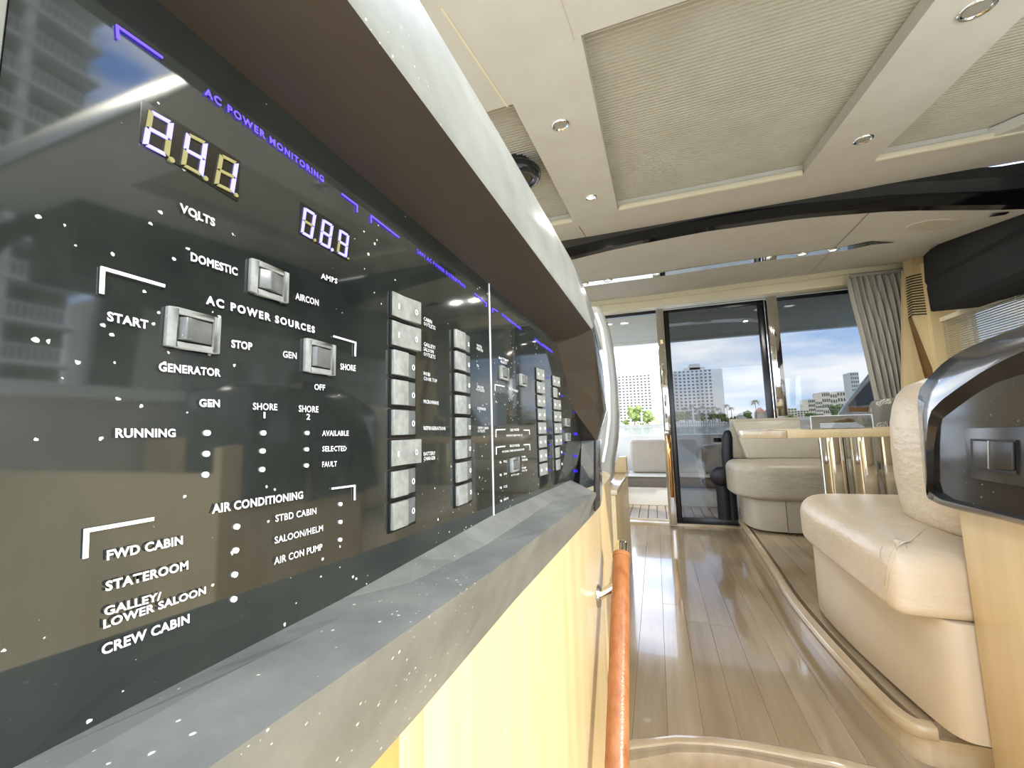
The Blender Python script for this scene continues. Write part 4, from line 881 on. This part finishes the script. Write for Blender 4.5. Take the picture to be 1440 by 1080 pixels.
# chrome strip across the aft headliner
sp_px = [(800, 400), (821, 397), (870, 390.5), (920, 384), (1000, 372), (1075, 361), (1140, 353.5), (1192, 345.5)]
pts = [aftpt(x, y) for x, y in sp_px]; s2 = [aftpt(x, y+5.2) for x, y in sp_px]
rows = [[a, b, b+Vector((0, 0, -.004)), a+Vector((0, 0, -.004))] for a, b in zip(pts, s2)]
ls = thing('ceiling_strip', pts[3], 'slim polished metal strip with small lights across the aft headliner', 'light strip')
MB().loft(rows, True, True).build('metal_strip', M['chrome'], ls)
tp = [aftpt(x, y) for x, y in [(1192, 345.5), (1224, 339), (1257, 340.5), (1225, 343.5), (1192, 351)]]
MB().prism([p+Vector((0, 0, -.004)) for p in tp], (0, 0, .003)).build('dark_end', M['gloss'], ls)
for x, wh in (((822, 398.5), 'leftmost, touching the console hood'), ((855, 393.5), 'second from the left'), ((1128, 356.5), 'third from the left'), ((1172, 350.5), 'rightmost, near the dark strip end')):
    p = aftpt(*x); downlight(p+Vector((0, 0, -.004)), (0, .08, -1), .034, 'bright light on the aft headliner strip, '+wh, 'strip lights', 'lens')
p = aftpt(1311, 316); n_ = Vector((0, .05, -1)).normalized()
spk = thing('ceiling_speaker', p, 'round beige speaker grille in the right of the aft headliner', 'speaker')
dsk = []
for rr, dz in ((.100, .002), (.099, -.003), (.094, -.006), (.05, -.006), (.001, -.006)):
    dsk.append([(p.x+rr*math.cos(6.2832*k/40), p.y+rr*math.sin(6.2832*k/40), aft(p.x+rr*math.cos(6.2832*k/40), (p.y+rr*math.sin(6.2832*k/40)-YB-.05)/(3.93-YB-.05))+.003+dz) for k in range(40)])
MB().loft(dsk, True, True).build('grille', M['pleat'], spk)
for x, y in ((1405, 300), (1315, 352)):
    p = aftpt(x, y); o = MB().box(p.x-.03, p.x+.03, p.y-.012, p.y+.012, p.z-.008, p.z-.001).build('curtain_hook', M['blackframe'], None, bevel=.003)
    setp(o, 'small black ceiling catch by the valance corner, %s of the two' % ('nearer' if x > 1400 else 'farther'), 'fitting')
for a, b in [((1225, 296), (1140, 383))]:
    P0 = [aftpt(a[0]+(b[0]-a[0])*k/8, a[1]+(b[1]-a[1])*k/8) for k in range(9)]
    struct('trim_17', MB().loft([[q+Vector((-.0015, 0, -.0015)), q+Vector((.0015, 0, -.0015))] for q in P0]), M['groove'])

# ================================================================== COCKPIT OUTSIDE
struct('ceiling_cockpit', MB().box(-1.6, 2.6, 4.08, 5.75, 1.12, 1.20), M['ceil2'])
struct('trim_18', MB().box(-1.6, 2.6, 5.70, 5.78, 1.08, 1.20), M['white_gel'])
for x, wh in (((855, 456), 'at the left edge of the open doorway'), ((878, 454.5), 'in the middle of the open doorway'), ((1068, 435), 'behind the sliding door'), ((1110, 430), 'behind the right aft window')):
    p = oZ(*x, 1.119); downlight(p, (0, 0, -1), .05, 'white cockpit ceiling light '+wh, 'cockpit ceiling lights', 'lens')
ZD = -.93
dk = struct('floor_cockpit', MB().box(-1.6, 2.3, 4.2, 6.1, ZD-.06, ZD-.008), M['black'])
for i in range(30):
    x0 = -1.3+i*.09
    if x0 > 1.3: break
    MB().box(x0+.004, x0+.086, 4.2, 5.45, ZD-.01, ZD).build('plank', M['teak'], dk)
YQ = 5.2
cb = thing('cockpit_bench', (.3, 5.4, ZD), 'white cockpit bench with beige cushions beyond the doorway', 'bench')
MB().box(-.62, 1.6, YQ, 5.95, ZD, -.72).build('base', M['white_gel'], cb, bevel=.01)
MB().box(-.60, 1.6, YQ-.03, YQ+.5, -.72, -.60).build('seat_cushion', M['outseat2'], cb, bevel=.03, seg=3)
MB().box(-.62, 1.6, YQ-.04, YQ+.5, -.60, -.585).build('cushion_piping', M['white_gel'], cb, bevel=.004)
for x0, x1 in ((oY(886, 640, 5.5).x, oY(951, 640, 5.5).x), (oY(952, 640, 5.5).x, oY(982, 640, 5.5).x), (oY(987, 640, 5.5).x, 1.2)):
    MB().box(x0+.005, x1-.005, 5.45, 5.65, -.585, -.17 if x0 < .5 else -.25).build('back_cushion', M['outseat'], cb, bevel=.05, seg=4)
MB().box(.65, 1.1, 5.52, 5.6, -.22, -.17).build('dark_vent', M['blackframe'], cb)
MB().box(-.56, -.50, YQ-.004, YQ, -.90, -.86).build('foot_block', M['black'], cb)
gw = MB().box(-1.3, -.62, 5.0, 6.0, ZD, -.42).box(-1.35, -.60, 4.9, 6.05, -.42, -.36); struct('wall_cockpit', gw, M['white_gel'], bevel=.02)
o = MB().box(-1.25, -.66, 5.2, 5.6, -.36, -.24).build('gunwale_cushion', M['outseat'], None, bevel=.03, seg=3); setp(o, 'beige cushion on the white gunwale left of the cockpit bench', 'cushion')
struct('wall_transom', MB().box(-1.3, 2.3, 6.0, 6.1, ZD, -.13), M['white_gel'], bevel=.02)
# moulded wing beside the right aft window
q = [oY(x, y, 4.9) for x, y in [(1181, 582), (1190, 568), (1228, 520), (1262, 440), (1290, 440), (1290, 780), (1190, 780)]]
wg = thing('cockpit_wing', (q[0].x, 4.9, -.1), 'white sloping cockpit wing with dark blue window behind the curtain', 'moulding')
MB().prism(q, (0, .06, 0)).build('moulding', M['white_gel'], wg, bevel=.01)
q2 = [oY(x, y, 4.885) for x, y in [(1194, 571), (1228, 531), (1262, 470), (1285, 470), (1285, 568), (1228, 569)]]
MB().prism(q2, (0, .01, 0)).build('dark_window', M['darkblue'], wg)
q3 = [oY(x, y, 3.97) for x, y in [(1194, 572), (1214, 573), (1236, 568), (1238, 598), (1229, 596), (1227, 579), (1195, 579)]]
o = MB().prism(q3, (0, .02, 0)).build('sill_trim', M['wood_brown'], None); setp(o, 'brown wooden trim around the lower corner of the aft window', 'trim')

# ================================================================== WORLD BEYOND
struct('ground_water', MB().box(-900, 900, 6.3, 389, -2.6, -2.2).box(3, 900, -500, 6.3, -2.6, -2.2).box(-900, -3, -500, 6.3, -2.6, -2.2), M['water'])
struct('ground_shore', MB().box(-900, 900, 391, 1500, -2.6, .4), M['grass'])
struct('wall_sea', MB().box(-300, 600, 389, 391, -2.6, .9), M['stone'])
def wx(x, D): return oY(x, 600, D).x
def tower(name, label, x0, x1, yt, D, cols, floors, wall, wmats, crown=None, depth=24, balc=None):
    X0, X1 = wx(x0, D), wx(x1, D); Zt = oY((x0+x1)/2, yt, D).z; t = thing(name, ((X0+X1)/2, D, .4), label, 'building')
    MB().box(X0, X1, D, D+depth, .4, Zt).build('walls', M[wall], t)
    cw = (X1-X0)/cols; fh = (Zt-.4)/floors; groups = {}
    for c in range(cols):
        for f in range(1, floors):
            mt = wmats[(c*7+c*c) % len(wmats)]; g = groups.setdefault(mt, MB())
            xa = X0+cw*(c+.22); g.box(xa, xa+cw*.56, D-.15, D+.02, .4+fh*(f+.25), .4+fh*(f+.78))
    for mt, g in groups.items(): g.build('windows', M[mt], t, kind='stuff')
    if balc:
        g = MB()
        for c in balc:
            for f in range(1, floors): g.box(X0+cw*c, X0+cw*(c+1), D-1.6, D, .4+fh*f, .4+fh*(f+.28))
        g.build('balconies', M['balc'], t, kind='stuff')
    if crown:
        for a, b, h0, h1 in crown: MB().box(wx(a, D), wx(b, D), D+2, D+depth-2, Zt, oY((a+b)/2, h1, D).z).build('roof_block', M[wall], t)
    return t
tower('apartment_tower', 'sunlit cream high-rise seen through the open doorway', 872, 919, 527, 420, 9, 17, 'bldg', ['win', 'winbrown', 'win'], [(909, 917, 0, 521)])
tower('apartment_tower', 'plain pale high-rise slab right behind the steel door post, left side', 920, 936, 523, 430, 1, 2, 'bldg', ['bldg'])
tower('apartment_tower', 'white high-rise with blue glass bays seen through the sliding door', 946, 1007, 520, 420, 10, 16, 'bldg2', ['win', 'win2', 'win', 'win2'], [(968, 998, 0, 516), (976, 991, 0, 511)], balc=[0, 1, 7])
tower('apartment_tower', 'pale windowless end block of the white high-rise', 1007, 1022, 518, 426, 3, 4, 'bldg2', ['bldg2'])
tower('apartment_tower', 'faint slim tower at the edge of the grey curtain', 1204, 1216, 523, 700, 4, 12, 'bldg2', ['win2'])
for x0, x1, yt, c in [(1110, 1123, 574, 3), (1123, 1140, 577, 4), (1140, 1150, 561, 4), (1150, 1160, 564, 4), (1160, 1172, 551, 4), (1172, 1182, 553, 3), (1182, 1194, 550, 3)]:
    tower('condo_block', 'cream condominium block across the water, %s' % {1110: 'lowest one by the right door post', 1123: 'long low one above the bench ledge', 1140: 'stepped white one left of the cluster', 1150: 'second white one of the stepped cluster', 1160: 'tall one left of the highest pair', 1172: 'middle one of the tall cluster', 1182: 'tall one beside the white wing'}[x0], x0, x1, yt, 470, c, 5, 'bldgc', ['win', 'winbrown'])
def house(x0, x1, yw, yr, D, label, wall='bldg', roofm='roof'):
    X0, X1 = wx(x0, D), wx(x1, D); Zw = oY(x0, yw, D).z; Zr = oY(x0, yr, D).z; t = thing('house', ((X0+X1)/2, D, .4), label, 'house')
    MB().box(X0, X1, D, D+10, .4, Zw).build('walls', M[wall], t)
    MB().add([(X0, D-.4, Zw), (X1, D-.4, Zw), (X1, D+10.4, Zw), (X0, D+10.4, Zw), ((X0*2+X1)/3, D+5, Zr), ((X0+2*X1)/3, D+5, Zr)], [(0, 1, 5, 4), (1, 2, 5), (2, 3, 4, 5), (3, 0, 4), (3, 2, 1, 0)]).build('roof', M[roofm], t)
    g = MB(); n = max(2, int((x1-x0)/3))
    for k in range(n):
        xa = X0+(X1-X0)*(k+.3)/n; g.box(xa, xa+(X1-X0)/n*.4, D-.12, D, 1.6, min(Zw-.4, 3.6))
    g.build('windows', M['win'], t, kind='stuff')
house(1066, 1079, 580, 573, 405, 'terracotta-roofed house beside the tall palm'); house(1079, 1094, 579, 574, 404, 'terracotta-roofed house touching the right door post'); house(1040, 1058, 584, 580, 408, 'low white house beyond the right end of the sliding door', 'bldg2', 'bldg2')
for k in range(8):
    x0 = 952+k*7.0; house(x0, x0+6.6, 595-k*.3, 592-k*.3, 402, 'white waterfront townhouse in the row below the towers, number %s from the left' % ['one', 'two', 'three', 'four', 'five', 'six', 'seven', 'eight'][k], 'bldg2', 'bldg2')
random.seed(11)
def tree(x, yt, wpx, D, mt, label, group=None):
    X0 = wx(x, D); Zt = oY(x, yt, D).z; s_ = D/F*wpx*1.0; t = thing('tree', (X0, D, .4), label, 'tree', group)
    H = Zt-.4; MB().cyl((X0, D, .2), (X0, D, .4+H*.5), s_*.05, s_*.03, 8).build('trunk', M['bark'], t)
    m_ = MB()
    for k in range(14):
        a = random.random()*6.28; rr = random.random()**.5*s_*.32; zz = .4+H*(.35+.5*random.random())
        m_.ball((X0+math.cos(a)*rr, D+math.sin(a)*rr*.6, zz), min(s_*.22, H*.22), 2, k, .9, fr=2.6)
    m_.build('crown', M[mt], t)
for x, yt, wd, mt, lab in [(893, 570, 18, 'leaf2', 'broad light green tree before the cream tower'), (880, 590, 10, 'leaf2', 'low light tree at the left foot of the cream tower'), (912, 578, 16, 'leaf2', 'light green tree beside the steel door post'), (905, 594, 26, 'leaf2', 'dense low green bush line before the cream tower'),
                      (955, 578, 16, 'leaf', 'dark tree at the left foot of the white tower'), (1180, 569, 16, 'leaf', 'green tree before the tall condominium cluster'), (1146, 581, 24, 'leaf', 'low green trees under the stepped white condominiums'), (1053, 577, 10, 'leaf', 'brownish tree left of the terracotta roofs'), (1112, 582, 10, 'leaf2', 'small pale tree right of the door post')]:
    tree(x, yt, wd, 396, mt, lab)
for x, yt, lab in [(968, 577, 'second dark tree from the left below the white tower'), (985, 579, 'middle dark tree below the white tower'), (1003, 578, 'fourth dark tree from the left below the white tower'), (1016, 580, 'rightmost dark tree below the white tower')]: tree(x, yt, 11, 399, 'leaf', lab)
# nearer bush on the bank by the sliding door
tree(1026, 586, 24, 396, 'leaf', 'dark green bush by the seawall, nearest across the water')
# palms
def palm(X0, D, H, label, group, R=3.1):
    t = thing('palm', (X0, D, .4), label, 'palm tree', group)
    MB().tube([(X0, D, .2), (X0+.2, D, H*.5), (X0+.1, D, H)], [.35, .25, .22], 7).build('trunk', M['bark'], t)
    for k in range(15):
        a = 6.28*k/15+.3*math.sin(k*5); el = [.9, .25, -.3][k % 3]; u = Vector((math.cos(a), math.sin(a), 0)); sd = Vector((-u.y, u.x, 0)); rows = []
        for i in range(5):
            f = i/4; p = Vector((X0+.1, D, H))+u*R*f*math.cos(el*.6)+Vector((0, 0, R*(el*f*.6-.75*f*f))); wd = R*.17*math.sin(math.pi*min(.95, f*.85+.12)); rows.append([p-sd*wd-Vector((0, 0, wd*.4)), p, p+sd*wd-Vector((0, 0, wd*.4))])
        MB().loft(rows).build('frond', M['frond'], t)
    return t
p0 = palm(wx(965, 396.5), 396.5, oY(965, 573, 396.5).z, 'leftmost palm in the row at the foot of the white tower', 'palms before the white tower')
for x, y in [(974, 570), (982, 574), (990, 571), (998, 573), (1006, 572), (1012, 574), (1024, 569), (1030, 573)]:
    c = copy_tree(p0); c['label'] = 'palm at the foot of the white tower, number %s from the left' % {974: 'two', 982: 'three', 990: 'four', 998: 'five', 1006: 'six', 1012: 'seven', 1024: 'eight', 1030: 'nine'}[x]; c.location = (wx(x, 396.5), 396.5, .4); hh = oY(x, y, 396.5).z; c.scale = (1, 1, hh/oY(965, 573, 396.5).z)
palm(wx(1066, 393), 396, oY(1066, 563, 396).z, 'tall palm standing before the terracotta roofs', None, 4.5)
# dock posts
dkp = thing('boat_dock', (wx(985, 360), 360, -2.2), 'white dock with many posts along the seawall below the towers', 'dock')
MB().box(wx(950, 360), wx(1018, 360), 358, 362, -1.2, -.8).build('deck', M['bldg2'], dkp)
for k in range(22):
    X_ = wx(952, 360)+(wx(1016, 360)-wx(952, 360))*k/21; MB().box(X_-.25, X_+.25, 357.6, 358.1, -2.4, 1.6+1.2*((k*7) % 3)).build('post', M['bldg2'], dkp)
# ---- condominium off the starboard side (the one mirrored in the glass)
XB = 42.
cb_ = thing('balcony_condominium', (XB, 0, -2.2), 'tall condominium with white balcony railings off the starboard side, mirrored in the panel', 'building')
MB().box(XB+2, XB+20, -9, 19, -2.2, 48).build('walls', M['bwall'], cb_)
for f in range(16):
    z = -.2+f*3.0
    MB().box(XB, XB+2, -9, 19, z-.25, z).build('balcony_slab', M['balc'], cb_)
    r = MB().box(XB, XB+.1, -9, 19, z+1.05, z+1.15)
    y = -9.
    while y < 19: r.box(XB, XB+.08, y, y+.12, z, z+1.05); y += .38
    r.build('railing', M['balc'], cb_, kind='stuff')
    for k in range(4): MB().box(XB+1.9, XB+2.02, -8+k*7, -4+k*7, z+.1, z+2.4).build('window', M['bdark'], cb_)
for k in range(4): MB().box(XB+.2, XB+.7, -8+k*7.5, -7.5+k*7.5, -2.2, 48).build('column', M['balc'], cb_)
tb2 = thing('marina_building', (46, 38, -2.2), 'lower marina building beyond the balcony condominium', 'building')
MB().box(46, 60, 26, 62, -2.2, 15).build('walls', M['bldg2'], tb2)
for f in range(4):
    for k in range(9): MB().box(45.9, 46.05, 27+k*3.9, 29+k*3.9, -.5+f*3.6, 1.6+f*3.6).build('window', M['win'], tb2)
struct('ground_quay', MB().box(36, 120, -120, 90, -2.6, -1.6), M['stone'])
